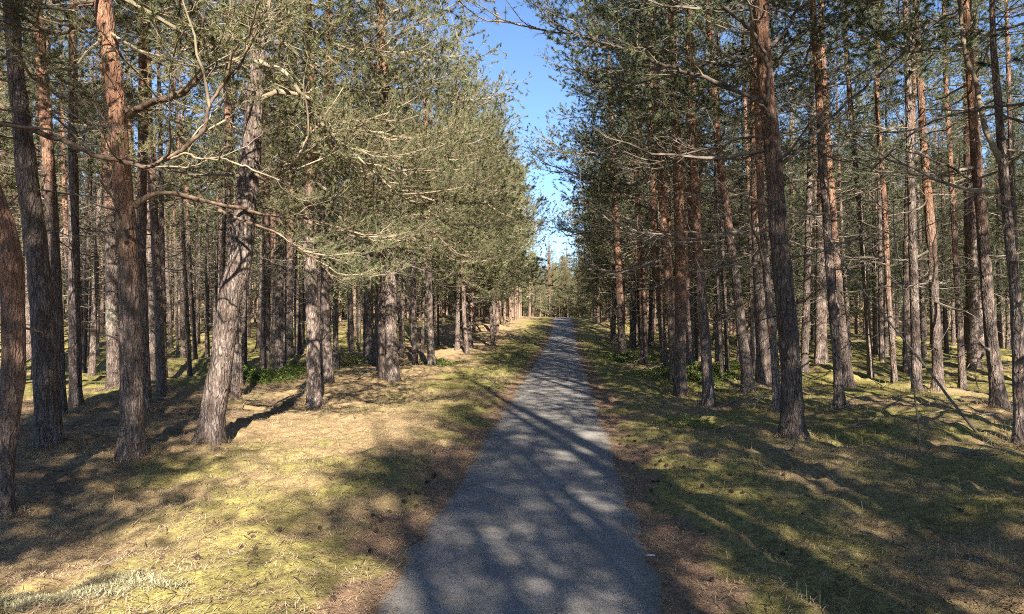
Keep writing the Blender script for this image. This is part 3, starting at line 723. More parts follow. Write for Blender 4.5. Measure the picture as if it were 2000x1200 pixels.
H_['rr'] = hero([(1952, 795, 28), (1945, 740, 24), (1938, 690, 23), (1931, 620, 22), (1925, 560, 21), (1916, 450, 20), (1906, 360, 19), (1897, 270, 17), (1887, 130, 15), (1877, 0, 13)],
                'red-brown pine leaning left near the right edge with a broken bent branch', 'edge_right', 2, 2.8, 0.36, 0.0, 13.5)
H_['fork'] = hero([(1992, 869, 24), (1990, 800, 21), (1988, 740, 22), (1985, 650, 21), (1980, 560, 19), (1968, 460, 17), (1957, 320, 16), (1951, 200, 14), (1942, 90, 11), (1942, 0, 9)],
                  'pale forked pine at the far right edge, a side stem rising from its middle', 'edge_right', 3, 5.5, 0.62, 0.3, 12.5)
hero([(1253, 682, 11), (1249, 600, 10), (1244, 500, 9), (1238, 380, 8)], 'shaded pine between the verge pine and the dead branch pile', 'edge_right', 1, 2.5, 0.4, 0.0, 12.5)
hero([(1263, 699, 7), (1258, 620, 7), (1252, 520, 6), (1246, 400, 6)], 'thin black stem standing by the dead branch pile', 'slim', 1, 6.0, 0.22, 0.0, 11.5)
hero([(1338, 692, 10), (1333, 600, 9), (1327, 480, 9), (1320, 330, 8)], 'shaded pine behind the gap between the two nearest red-brown pines', 'tall', 3, 3.0, 0.36, 0.0, 13)
hero([(1363, 709, 9), (1358, 620, 8), (1351, 480, 8), (1345, 330, 7)], 'thin dark pine close left of the straight red-brown pine', 'slim', 2, 4.0, 0.32, 0.0, 12)
hero([(1170, 640, 8), (1166, 580, 8), (1161, 500, 7), (1155, 400, 6)], 'reddish pine farthest along the right verge still clear of the crowns', 'rim', 1, 1.5, 0.5, 0.0, 12, crown_rot=PI)
hero([(1660, 700, 7), (1655, 600, 7), (1648, 480, 6), (1640, 330, 5)], 'thin stem glimpsed just behind the close-set pair', 'slim', 3, 5.0, 0.5, 0.2, 11)

# ---- limbs of particular trees
r, p, P, rd = H_['orange']
D = p[1]
bough(r, [(250, 222), (278, 212), (303, 198), (330, 186), (352, 176), (372, 160), (398, 150)], 17, 12, [D, D - .1, D - .2, D - .3, D - .3, D - .3, D - .4], sprays(5, .55, 1, .8, 1.7, 'nts', 4), 1)
bough(r, [(262, 402), (282, 388), (305, 377), (345, 379), (380, 398), (430, 412), (500, 424), (560, 433), (620, 442), (690, 463), (745, 468), (800, 455), (850, 440)], 12, 3.5,
      [D, D, D + .1, D + .2, D + .4, D + .6, D + .9, D + 1.1, D + 1.4, D + 1.6, D + 1.8, D + 2, D + 2.2], sprays(12, .3, 1, .7, 1.7, 'tttn', 5), 2)
bough(r, [(430, 412), (455, 425), (500, 445), (545, 462), (590, 490), (625, 520), (650, 545)], 8, 3, [D + .6, D + .5, D + .5, D + .6, D + .7, D + .8, D + .9], sprays(9, .45, 1, .6, 1.3, 'tttt', 6), 3)
bough(r, [(245, 468), (232, 440), (222, 400), (206, 368), (190, 345)], 9, 5, [D - .15, D - .3, D - .5, D - .7, D - .8], sprays(3, .3, 1, .4, .9, 'd', 7), 4, M_DEAD)
bough(r, [(212, 40), (170, 50), (120, 60), (60, 52), (0, 40)], 8, 4, [D, D - .2, D - .3, D - .5, D - .6], sprays(6, .3, 1, .7, 1.4, 'tnd', 8), 5)
bough(r, [(244, 335), (228, 280), (205, 235), (185, 190)], 6, 3, [D, D - .1, D - .2, D - .3], sprays(4, .3, 1, .6, 1.0, 'dd', 9), 6, M_DEAD)

r, p, P, rd = H_['bent']
D = p[1]
r_off = empty('pine_tree', (-6.3, 6.6, float(height(-6.3, 6.6))), 'pine just outside the left edge whose long bough crosses the orange trunk', 'pine tree')
t = link('trunk', straight_trunk(901, 12, 0.17, 20, 0.12).mesh('trunk', [M_BARK]), parent=r_off); t.color = (0.3, 0.5, 0.1, 1)
c = link('crown', CR['tall'][2], parent=r_off)
bough(r_off, [(-365, 150), (-200, 200), (-60, 225), (0, 221), (52, 226), (110, 253), (180, 279), (240, 290), (295, 298), (322, 312), (352, 300), (392, 276), (424, 250), (426, 205), (446, 168), (478, 133), (497, 88), (515, 40), (530, 0)], 19, 6,
      [6.6, 6.8, 7, 7, 7, 7.05, 7.1, 7.2, 7.3, 7.3, 7.3, 7.3, 7.3, 7.2, 7.2, 7.2, 7.2, 7.2, 7.2], sprays(13, .5, 1, .5, 1.4, 'nntsd', 10), 7)
bough(r_off, [(322, 312), (352, 308), (385, 313), (440, 327), (500, 345), (545, 352)], 7, 3, [7.3, 7.2, 7.2, 7.2, 7.3, 7.4], sprays(4, .4, 1, .5, .9, 'td', 11), 8, M_TWIG)

r, p, P, rd = H_['lean']; D = p[1]
bough(r, [(494, 200), (540, 180), (600, 190), (650, 225), (700, 250), (760, 260), (830, 275), (870, 282)], 13, 3, [D, D + .1, D + .3, D + .5, D + .7, D + .9, D + 1.1, D + 1.2], sprays(15, .2, 1, .9, 1.9, 'ttn', 12), 9, M_TWIG)
bough(r, [(485, 330), (520, 350), (560, 330), (590, 300), (610, 250)], 9, 3, [D, D - .2, D - .3, D - .3, D - .4], sprays(7, .3, 1, .7, 1.4, 'nts', 13), 10)
bough(r, [(500, 120), (560, 140), (620, 230), (680, 290), (720, 330), (770, 380), (830, 410)], 13, 3, [D, D - .1, D + .1, D + .3, D + .5, D + .7, D + .9], sprays(16, .25, 1, .9, 1.8, 'tttn', 14), 11, M_TWIG)
r, p, P, rd = H_['stout']; D = p[1]
bough(r, [(603, 300), (560, 320), (520, 360), (480, 400)], 8, 3, [D, D - .4, D - .8, D - 1.1], sprays(7, .3, 1, .8, 1.6, 'nts', 15), 12)
bough(r, [(602, 260), (660, 250), (720, 270), (780, 330), (820, 400)], 9, 3, [D, D - .4, D - .8, D - 1.1, D - 1.3], sprays(10, .2, 1, .9, 1.8, 'ttn', 16), 13)
r, p, P, rd = H_['twin']; D = p[1]
bough(r, [(750, 330), (800, 300), (860, 310), (910, 350), (950, 400)], 8, 3, [D, D - .8, D - 1.4, D - 2, D - 2.3], sprays(10, .2, 1, 1, 2.2, 'ttn', 17), 14)
bough(r, [(757, 420), (800, 420), (850, 460), (890, 500)], 7, 3, [D, D - .6, D - 1.2, D - 1.6], sprays(8, .2, 1, .9, 1.8, 'tt', 18), 15)

r, p, P, rd = H_['big']; D = p[1]
bough(r, [(1500, 200), (1482, 198), (1440, 176), (1392, 160), (1340, 146), (1290, 125), (1240, 103), (1180, 78), (1110, 56), (1040, 50), (985, 42)], 13, 3,
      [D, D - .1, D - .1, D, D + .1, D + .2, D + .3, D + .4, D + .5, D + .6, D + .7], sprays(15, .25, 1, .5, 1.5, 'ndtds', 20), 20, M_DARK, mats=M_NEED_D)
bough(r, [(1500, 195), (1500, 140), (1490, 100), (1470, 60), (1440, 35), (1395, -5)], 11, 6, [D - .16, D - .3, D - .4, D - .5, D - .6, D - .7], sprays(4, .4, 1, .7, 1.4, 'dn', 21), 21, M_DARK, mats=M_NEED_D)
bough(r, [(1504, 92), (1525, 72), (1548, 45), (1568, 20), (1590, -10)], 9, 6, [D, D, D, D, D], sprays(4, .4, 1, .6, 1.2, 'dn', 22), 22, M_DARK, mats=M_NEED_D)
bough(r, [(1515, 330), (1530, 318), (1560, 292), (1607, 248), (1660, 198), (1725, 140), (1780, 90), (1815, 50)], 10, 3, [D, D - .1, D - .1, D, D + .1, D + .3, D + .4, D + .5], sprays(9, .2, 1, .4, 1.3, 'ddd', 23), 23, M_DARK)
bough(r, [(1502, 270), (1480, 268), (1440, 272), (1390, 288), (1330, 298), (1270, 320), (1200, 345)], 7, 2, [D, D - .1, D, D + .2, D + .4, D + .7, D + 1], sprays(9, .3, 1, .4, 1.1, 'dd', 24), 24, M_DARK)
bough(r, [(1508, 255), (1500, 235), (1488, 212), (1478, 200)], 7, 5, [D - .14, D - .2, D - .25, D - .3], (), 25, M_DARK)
r, p, P, rd = H_['rb']; D = p[1]
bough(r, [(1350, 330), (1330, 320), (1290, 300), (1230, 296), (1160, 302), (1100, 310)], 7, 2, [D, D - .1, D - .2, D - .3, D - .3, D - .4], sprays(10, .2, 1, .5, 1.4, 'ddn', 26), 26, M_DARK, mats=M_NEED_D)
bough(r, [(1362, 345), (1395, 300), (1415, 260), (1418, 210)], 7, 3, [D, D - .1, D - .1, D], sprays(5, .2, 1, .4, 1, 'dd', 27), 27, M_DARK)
bough(r, [(1347, 130), (1300, 150), (1240, 170), (1160, 150), (1090, 130)], 7, 2, [D, D - .2, D - .3, D - .4, D - .5], sprays(10, .2, 1, .6, 1.5, 'nnd', 28), 28, M_DARK, mats=M_NEED_D)
r, p, P, rd = H_['ra']; D = p[1]
bough(r, [(1295, 420), (1250, 400), (1190, 360), (1120, 340), (1060, 320)], 6, 2, [D, D - .2, D - .3, D - .5, D - .6], sprays(12, .2, 1, .6, 1.6, 'nnd', 29), 29, M_DARK, mats=M_NEED_D)
bough(r, [(1300, 480), (1260, 482), (1200, 470), (1140, 455), (1100, 462)], 5, 2, [D, D - .2, D - .4, D - .5, D - .6], sprays(10, .2, 1, .6, 1.4, 'nnd', 30), 30, M_DARK, mats=M_NEED_D)
r, p, P, rd = H_['fork']; D = p[1]
bough(r, [(1956, 315), (1940, 285), (1928, 255), (1918, 205), (1902, 150), (1890, 95), (1880, 40), (1872, -20)], 13, 9, [D, D, D, D + .05, D + .1, D + .1, D + .2, D + .2], sprays(3, .3, 1, .4, 1, 'd', 31), 31, M_TWIG, name='side_stem')
bough(r, [(1958, 330), (2000, 260), (2040, 200)], 7, 4, [D, D, D + .1], sprays(3, .3, 1, .4, 1, 'd', 32), 32, M_DARK)
r, p, P, rd = H_['rr']; D = p[1]
bough(r, [(1906, 355), (1880, 345), (1840, 325), (1790, 305), (1768, 295)], 7, 3, [D, D - .1, D - .2, D - .3, D - .3], sprays(6, .2, 1, .4, 1.1, 'dd', 33), 33, M_DARK)
bough(r, [(1930, 683), (1910, 672), (1886, 672), (1876, 678)], 6, 3, [D - .15, D - .4, D - .6, D - .6], (), 34, M_DARK)
bough(r, [(1922, 690), (1912, 705), (1908, 735), (1912, 760)], 5, 3, [D - .2, D - .35, D - .4, D - .4], (), 35, M_DARK)
r_offr = empty('pine_tree', (7.6, 8.6, float(height(7.6, 8.6))), 'pine just outside the right edge whose dark bough reaches across the forked pine', 'pine tree')
t = link('trunk', straight_trunk(902, 13, 0.15, 20, 0.12).mesh('trunk', [M_BARK]), parent=r_offr); t.color = (0.3, 0.45, 0.1, 1)
link('crown', CR['edge_right'][1], parent=r_offr)
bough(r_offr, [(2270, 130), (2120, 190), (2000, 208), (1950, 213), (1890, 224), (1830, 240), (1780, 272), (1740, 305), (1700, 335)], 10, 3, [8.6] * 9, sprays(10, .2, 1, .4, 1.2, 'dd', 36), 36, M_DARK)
# red forester's mark
r, p, P, rd = H_['paint']; D = p[1]
i = int(np.argmin(np.abs(P[:, 2] - (at_depth(1501, 646, D)[2] - p[2]))))
g = np.random.default_rng(3); a = np.radians(np.linspace(208, 228, 6)); zz = np.linspace(-0.055, 0.055, 7)
A_, Z_ = np.meshgrid(a, zz); rr_ = rd[i] * 1.09 + 0.004
V = np.stack([P[i, 0] + rr_ * np.cos(A_ + 0.12 * np.sin(Z_ * 40)), P[i, 1] + rr_ * np.sin(A_), P[i, 2] + Z_ + 0.01 * np.sin(A_ * 9)], -1).reshape(-1, 3)
q = np.array([[b * 6 + c for c in range(5)] for b in range(6)]).ravel()
G = Geo(); G.add(V, np.concatenate([np.stack([q, q + 1, q + 7], 1), np.stack([q, q + 7, q + 6], 1)]))
link('paint_mark', G.mesh('paint_mark', [M_RED]), parent=r)

# ------------------------------------------------------------------ the rest of the wood
TR = {'tall': [straight_trunk(30 + i, 13.2 + 0.7 * (i % 3), 0.115 + 0.018 * (i % 4)) for i in range(6)],
      'slim': [straight_trunk(50 + i, 11.2, 0.062 + 0.012 * (i % 4), 9) for i in range(5)],
      'low': [straight_trunk(70 + i, 8.6, 0.07 + 0.01 * i, 8) for i in range(3)],
      'rim': [straight_trunk(85 + i, 12.2, 0.13 + 0.01 * i, 12) for i in range(3)]}
TR = {k: [g.mesh('trunk', [M_BARK]) for g in v] for k, v in TR.items()}
SAVED = {}
def tree_copy(kind, x, y, label, group, seed, scale=1.0, rotz=None, orange=None, tone=None, crown=None, lean=0.02):
    """a pine made of one of the shared trunks and one of the shared crowns"""
    g = np.random.default_rng(seed)
    key = (kind, crown, int(g.integers(len(TR[kind]))), int(g.integers(len(CR[crown or kind]))))
    if key not in SAVED:
        ro = bpy.data.objects.new('pine_tree', None); tk = bpy.data.objects.new('trunk', TR[kind][key[2]]); cr = bpy.data.objects.new('crown', CR[crown or kind][key[3]])
        SAVED[key] = (ro, tk, cr)
    else:
        ro, tk, cr = (o.copy() for o in SAVED[key])
    for o in (ro, tk, cr): COL.objects.link(o)
    tk.parent = ro; cr.parent = ro
    ro.location = (x, y, float(height(x, y)) - 0.02)
    az = g.uniform(0, 2 * PI) if rotz is None else rotz + g.uniform(-0.4, 0.4)
    ro.rotation_euler = (g.normal(0, lean), g.normal(-0.03, lean), az)
    if rotz is None: ro.rotation_euler = (g.normal(0, lean), g.normal(0, lean), az)
    s = scale * g.uniform(0.92, 1.1); ro.scale = (s, s, s * g.uniform(0.95, 1.08))
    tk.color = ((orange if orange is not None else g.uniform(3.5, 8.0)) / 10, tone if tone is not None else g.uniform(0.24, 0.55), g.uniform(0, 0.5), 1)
    ro['label'] = label; ro['category'] = 'pine tree'; ro['group'] = group
    return ro

hx = [(o.location.x, o.location.y) for o in COL.objects if o.name.startswith('pine_tree')]
taken = list(hx)
def free(x, y, dmin):
    return all((x - a) ** 2 + (y - b) ** 2 > dmin * dmin for a, b in taken)

g = np.random.default_rng(77)
cand = [(g.uniform(-1, 1), g.uniform(0, 1)) for _ in range(9000)]
n_fill = {'L': 0, 'R': 0}
FAR = []
for a, b in cand:
    y = 13.5 + 60 * b ** 0.8
    x = a * (0.72 * y + 2.5)
    u = float(lat(x, y))
    if -3.6 < u < 2.7: continue
    left = u < 0
    if left and y < 17 and x > -7: continue
    if left and y < 22 and x > -5: continue
    if not left and y < 15.5: continue
    near = y < 42
    if not free(x, y, (1.45 if left else 1.55) if near else 2.2): continue
    if near and n_fill['L' if left else 'R'] > 104: continue
    taken.append((x, y))
    if not near:
        FAR.append((x, y, left)); continue
    n_fill['L' if left else 'R'] += 1
    sd = int(g.integers(1e6))
    if left:
        k = g.choice(['slim', 'slim', 'tall', 'slim', 'tall'])
        if u > -5.5: tree_copy('rim', x, y, 'pine of the left verge whose low olive crown hangs toward the path', 'pines lining the left verge', sd, rotz=0.0, orange=g.uniform(1.5, 4))
        elif y < 27: tree_copy(k, x, y, crown='edge_high' if g.uniform() < 0.3 else None, label='bare-trunked pine in the second rank behind the big left-hand trunks', group='second rank of pines left of the path', seed=sd)
        else: tree_copy(k, x, y, 'brown pine crowded deep in the wood left of the path', 'dense pines deep left of the path', sd)
    else:
        if u < 4.6: tree_copy('tall' if y < 30 else 'rim', x, y, 'pine of the right verge with boughs reaching over the path', 'pines lining the right verge', sd, rotz=0.0 if y < 30 else PI, crown='edge_right' if y < 30 else 'rim', orange=g.uniform(1, 3))
        elif y < 25:
            k = g.choice(['slim', 'low', 'slim', 'tall'])
            tree_copy(k, x, y, 'slim twiggy pine in the thicket behind the front right trunks', 'slim pines behind the front right trunks', sd, tone=g.uniform(0.35, 0.7))
        else:
            k = g.choice(['slim', 'low', 'slim', 'low', 'low'])
            tree_copy(k, x, y, 'low-crowned pine deep in the shade right of the path', 'dense pines deep right of the path', sd, tone=g.uniform(0.3, 0.65))

# far verge trees and the vista where the path goes over the rise
for i in range(9):
    y = 43 + i * 5.2
    for s in (-1, 1):
        u = (-3.9 if s < 0 else 3.2) - s * -0.9 * g.uniform(0, 1)
        if s < 0 and y > 56: u -= 3.6
        x = u + 0.0727 * y - 0.25
        if not free(x, y, 1.2): continue
        taken.append((x, y))
        tree_copy('low' if s < 0 and y > 56 else 'rim', x, y, ('pine overhanging the far stretch of path from its left' if s < 0 else 'pine overhanging the far stretch of path from its right'),
                  ('far pines left of the rising path' if s < 0 else 'far pines right of the rising path'), int(g.integers(1e6)), rotz=0.0 if s < 0 else PI, orange=2.0, crown='sunny' if s < 0 and y > 56 else None)
for i in range(24):
    y = 96 + 2.4 * i + g.uniform(0, 3); u = g.uniform(-14, 9) if i % 2 else g.uniform(-2, 5)
    x = u + 0.0727 * y - 0.25
    tree_copy('low' if i % 2 else 'rim', x, y, 'sunlit pine closing the view beyond the rise of the path', 'sunlit pines beyond the rise', int(g.integers(1e6)), scale=1.0, orange=3, crown='sunny')

# trees behind the viewer: they throw the shade on the foreground
SH = [(3.9, -4.6), (4.4, 2.6), (5.9, 5.6), (3.2, -12.6), (6.7, -1.2), (6.3, -6.4), (9.3, 2.6), (8.6, -3.4), (6.2, -10.6), (9.0, -8.6), (14.2, 11.0), (12.0, -1.2), (5.0, -16), (5.3, 3.6), (-4.2, -1.6), (3.5, -11.6), (5.6, -3.2), (7.8, -5.2), (-7.2, -3.0)]
DN = [(-3.1, -4.4), (-3.7, -2.6), (-3.6, -6.0), (3.4, -8.2)]
TL = [(3.4, -1.2), (3.1, -6.0), (11.4, 5.0), (16.4, 8.4), (13.6, 3.2), (9.3, 6.4), (12.2, 8.9), (17.6, 13.5), (19, 16.5), (7.6, 2.0), (-7.2, 2.4), (-6.2, -7.5), (-9.5, -0.5), (-9.8, 5.5), (-11.5, 9.5), (-5.2, -11)]
for (x, y, k, c, rz) in [(x, y, 'tall', 'shade', None) for x, y in SH] + [(x, y, 'tall', 'tall', None) for x, y in TL] + [(x, y, 'tall', 'dense', None) for x, y in DN]:
    tree_copy(k, x, y, 'tall pine of the wood behind the spot the picture is taken from', 'pines behind the viewpoint', int(g.integers(1e6)), rotz=rz, crown=c)

# the wood beyond what can be told apart
G = Geo()
gg = np.random.default_rng(5)
MAP3 = np.array([0, 1])
far_list = FAR[:260]
for _ in range(1150):
    y = 62 + 90 * gg.uniform() ** 0.9; x = gg.uniform(-1, 1) * 0.78 * y
    if abs(float(lat(x, y))) > 4.5 or y > 112: far_list.append((x, y, x < 0))
for _ in range(140):
    y = gg.uniform(112, 190); far_list.append((0.0727 * y + gg.uniform(-24, 24), y, False))
far_proto = []
for i in range(5):
    z0 = [6.0, 2.2, 5.0, 1.5, 3.0][i]; Hh = [13, 9.5, 12, 8.5, 11.5][i]
    q = Geo(); nb = 54
    zz = np.sort(gg.uniform(z0, Hh, nb)); fz = (zz - z0) / (Hh - z0); az = gg.uniform(0, 2 * PI, nb)
    ln = (2.1 * (1 - fz) ** 0.8 + 0.3) * gg.uniform(0.55, 1.1, nb); rise = -0.12 + 0.8 * fz + gg.normal(0, 0.12, nb)
    dd = unit(np.stack([np.cos(az), np.sin(az), rise], 1)); p0 = np.stack([0 * zz, 0 * zz, zz], 1); p1 = p0 + dd * ln[:, None]
    q.add(*tubes(np.stack([p0, p1], 1), np.tile([0.02, 0.006], (nb, 1)), 3, cap=False), 0)
    m = 34; t = gg.uniform(0.25, 1.05, (nb, m, 1))
    c0 = p0[:, None] + (p1 - p0)[:, None] * t + gg.normal(0, 0.16, (nb, m, 3)) * [1, 1, 0.6]
    dn = unit(dd[:, None] + gg.normal(0, 0.8, (nb, m, 3)) + [0, 0, 0.2]); sn = unit(np.cross(dn, gg.normal(size=(nb, m, 3)))) * gg.uniform(0.02, 0.045, (nb, m, 1))
    q.add(np.stack([c0 - sn, c0 + sn, c0 + dn * gg.uniform(0.2, 0.42, (nb, m, 1))], 2).reshape(-1, 3), np.arange(nb * m * 3).reshape(-1, 3), 1)
    z = np.array([-0.3, 0.4, 3, 6, Hh]); rad = 0.12 * (1 - 0.8 * np.clip(z / Hh, 0, 1))
    q.add(*tubes(np.stack([0 * z, 0 * z, z], 1)[None], rad[None], 6), 2)
    far_proto.append(q.done())
for (x, y, left) in far_list:
    i = gg.integers(5) if y > 60 or not left else gg.choice([0, 2, 4, 0, 1])
    if y > 105: i = gg.choice([1, 3])
    A = frame(gg.uniform(0, 6.28), 0, 0, gg.uniform(0.85, 1.15), (x, y, float(height(x, y))))
    place(G, far_proto[i], A)
link('distant_pine_wood', G.mesh('distant_pine_wood', [M_TWIG_G, M_NEED, M_FAR], smooth=False), kind='stuff', label='far-off mass of pines filling the wood on both sides behind the nearer trunks', category='wood')

# ------------------------------------------------------------------ small growth and litter on the ground
def strands(n, xy, length, width, lift, g, base_tilt=0.15):
    x, y = xy
    z = height(x, y, True)
    az = g.uniform(0, 2 * PI, n); ln = length * g.uniform(0.5, 1.3, n)
    el = np.abs(g.normal(0, base_tilt, n))
    d = np.stack([np.cos(az) * np.cos(el), np.sin(az) * np.cos(el), np.sin(el)], 1)
    p = np.stack([x, y, z + lift * g.uniform(0.2, 1, n)], 1)
    sd = np.stack([-np.sin(az), np.cos(az), 0 * az], 1) * (width * g.uniform(0.7, 1.3, n) / 2)[:, None]
    mid = p + d * (ln * 0.5)[:, None] + sd * g.normal(0, 2, n)[:, None]; mid[:, 2] += 0.12 * ln * (el + .1)
    end = p + d * ln[:, None] + sd * g.normal(0, 4, n)[:, None]; end[:, 2] -= 0.15 * ln
    V = np.stack([p - sd, p + sd, mid + sd, mid - sd, end], 1).reshape(-1, 3)
    b = np.arange(n)[:, None] * 5
    f = np.concatenate([b + [0, 1, 2], b + [0, 2, 3], b + [3, 2, 4]])
    return V, f

def scatter(n, y0, y1, g, power=1.0, wide=0.74):
    y = y0 + (y1 - y0) * g.uniform(size=n) ** power
    x = g.uniform(-1, 1, n) * (wide * y + 0.5)
    return x, y

g = np.random.default_rng(21)
G = Geo()
x, y = scatter(150000, 3.2, 15, g, 1.25)
u = lat(x, y); c = cover(x, y)
dens = np.where(u < 0, 0.95 - 0.5 * np.clip(c[:, 1], 0, 1), 0.5 - 0.25 * np.clip(c[:, 1], 0, 1))
keep = (np.abs(u) > 0.80) & (g.uniform(size=len(x)) < dens)
x, y = x[keep], y[keep]
G.add(*strands(len(x), (x, y), 0.085, 0.0032, 0.012, g, 0.2))
for o in [o for o in COL.objects if o.name.startswith('pine_tree') and 4 < o.location.y < 17]:
    m = 420; a = g.uniform(0, 2 * PI, m); rr = 0.13 + np.abs(g.normal(0, 0.2, m))
    G.add(*strands(m, (o.location.x + rr * np.cos(a), o.location.y + rr * np.sin(a)), 0.10, 0.0035, 0.05, g, 0.45))
# a few needles blown onto the path edge
x = g.normal(0, 1, 5200); y = g.uniform(3.3, 16, 5200); s = np.sign(x); uu = s * (0.88 - np.abs(g.normal(0, 0.12, 5200)))
x = uu + 0.0727 * y - 0.25
V, f = strands(5200, (x, y), 0.06, 0.003, 0.0, g, 0.02); V[:, 2] = np.repeat(height(x, y) + 0.024, 5)
G.add(V, f)
link('needle_litter', G.mesh('needle_litter', [M_STRAW], smooth=False), kind='stuff', label='fallen straw-coloured pine needles matted over the forest floor', category='needle litter')

G = Geo()
x, y = scatter(5200, 3.4, 17, g, 1.2)
keep = np.abs(lat(x, y)) > 1.0
x, y = x[keep], y[keep]; V, f = strands(len(x), (x, y), 0.16, 0.006, 0.02, g, 0.12); G.add(V, f)
x, y = scatter(9000, 3.4, 14, g, 1.2); keep = (np.abs(lat(x, y)) > 0.9) & (W_mask2(x, y) > -0.1)
x, y = x[keep], y[keep]; V, f = strands(len(x), (x, y), 0.022, 0.013, 0.012, g, 0.5); G.add(V, f)
link('twig_litter', G.mesh('twig_litter', [M_CONE], smooth=False), kind='stuff', label='dark bits of twig, bark and cone scale strewn over the forest floor', category='litter')

G = Geo()
x, y = scatter(230000, 4.0, 42, g, 1.5)
u = lat(x, y); w = W_mask(x + 50, y) + 0.6 * W_mask2(x + 20, y)
pr = np.where(u > 0, 0.05 + 0.42 * sm(-0.1, 0.9, w) * sm(1.2, 2.0, u), (0.05 + 0.65 * sm(0.1, 1.0, w)) * (sm(-5, -3, u) * sm(5, 12, y) + 0.35 * sm(-6, -9, u) * sm(12, 16, y)))
pr = pr * sm(1.0, 1.3, np.abs(u)) * (0.25 + 0.75 * sm(5.5, 9, y))
pr = np.maximum(pr, 0.85 * np.exp(-((np.abs(u) - 1.5) / 0.4) ** 2) * sm(14, 22, y))
keep = g.uniform(size=len(x)) < pr
x, y = x[keep], y[keep]
far = np.clip(y / 12, 1, 2.6)
V, f = strands(len(x), (x, y), 0.10, 1.0, 0.0, g, 0.75)
V5 = V.reshape(-1, 5, 3); ctr = V5.mean(1)
n = len(x)
# upright bent blades, a little wider far off so they stay visible
az = g.uniform(0, 2 * PI, n); ln = g.uniform(0.04, 0.15, n) * np.where(g.uniform(size=n) < 0.06, 2.2, 1.0); wd = 0.0035 * far
z = height(x, y, True) - 0.01
d = np.stack([np.cos(az), np.sin(az), 0 * az], 1); sd = np.stack([-np.sin(az), np.cos(az), 0 * az], 1) * (wd / 2)[:, None]
p = np.stack([x, y, z], 1); b1 = g.uniform(0.1, 0.9, n)
mid = p + d * (ln * 0.25 * b1)[:, None]; mid[:, 2] += ln * 0.62
end = p + d * (ln * 0.95 * b1)[:, None]; end[:, 2] += ln * (1.0 - 0.5 * b1)
V = np.stack([p - sd, p + sd, mid + sd * 0.8, mid - sd * 0.8, end], 1).reshape(-1, 3)
b = np.arange(n)[:, None] * 5
G.add(V, np.concatenate([b + [0, 1, 2], b + [0, 2, 3], b + [3, 2, 4]]))
link('grass', G.mesh('grass', [M_GRASS], smooth=False), kind='stuff', label='short thin grass along the verges and between the right-hand trunks', category='grass')

def leaf_patch(name, spots, mat, label, cat, h0=0.25, leaf=0.022, per=900):
    G = Geo(); gl = np.random.default_rng(len(name))
    for (px, py, rx, ry, k) in spots:
        X, Y, Z = ground_at(px, py)
        n = int(per * k)
        a = gl.uniform(0, 2 * PI, n); rr = gl.uniform(size=n) ** 0.62 * gl.uniform(0.75, 1.25, n)
        x = X + rx * rr * np.cos(a) * (1 + 0.3 * np.sin(3 * a)); y = Y + ry * rr * np.sin(a)
        z = height(x, y) + h0 * (0.15 + 0.85 * gl.uniform(size=n) ** 0.7) * (1 - 0.6 * rr ** 2) * (0.75 + 0.35 * W_mask2(x * 2, y * 2))
        nrm = unit(gl.normal(0, 0.6, (n, 3)) + [0, 0, 1.0]); t = unit(np.cross(nrm, gl.normal(size=(n, 3)))); s = np.cross(nrm, t)
        L = (leaf * gl.uniform(0.7, 1.4, n) * max(1, Y / 14))[:, None]
        c = np.stack([x, y, z], 1)
        V = np.stack([c - t * L, c + s * L * 0.5, c + t * L, c - s * L * 0.5], 1).reshape(-1, 3)
        b = np.arange(n)[:, None] * 4
        G.add(V, np.concatenate([b + [0, 1, 2], b + [0, 2, 3]]))
    link(name, G.mesh(name, [mat], smooth=False), kind='stuff', label=label, category=cat)

leaf_patch('bilberry_ground_cover', [(500, 742, 0.9, 1.1, 2.2), (545, 736, 1.2, 1.2, 2.6), (575, 728, 0.9, 1.4, 2), (470, 735, 0.6, 0.9, 1), (690, 715, 1.2, 1.6, 1.2), (860, 714, 0.7, 1.0, 1),
                                     (1345, 742, 1.1, 1.3, 2.2), (1385, 728, 1.2, 1.6, 1.8), (1440, 722, 0.9, 1.2, 1.5), (1485, 722, 0.7, 1.0, 1.4), (1290, 735, 0.8, 1.0, .9), (1250, 700, 1.0, 1.5, 1.0), (1205, 705, 0.8, 1.4, .9), (1350, 835, .5, .5, .5)],
           M_BILB, 'bright green bilberry leaves in low patches between the trunks', 'bilberry')
g = np.random.default_rng(8); G = Geo()
for (px, py, rx, ry, n) in [(150, 1165, 0.40, 0.16, 2200), (225, 1138, 0.26, 0.11, 1100), (30, 1190, 0.35, 0.15, 1600), (325, 1150, 0.14, 0.08, 300)]:
    X, Y, Z = ground_at(px, py); a = g.uniform(0, 2 * PI, n); rr = g.uniform(size=n) ** 0.6 * g.uniform(0.6, 1.3, n)
    G.add(*strands(n, (X + rx * rr * np.cos(a), Y + ry * rr * np.sin(a)), 0.03, 0.004, 0.03, g, 0.6))
link('pale_lichen_patch', G.mesh('pale_lichen_patch', [M_LICH], smooth=False), kind='stuff', label='whitish reindeer lichen cushion at the lower left', category='lichen')

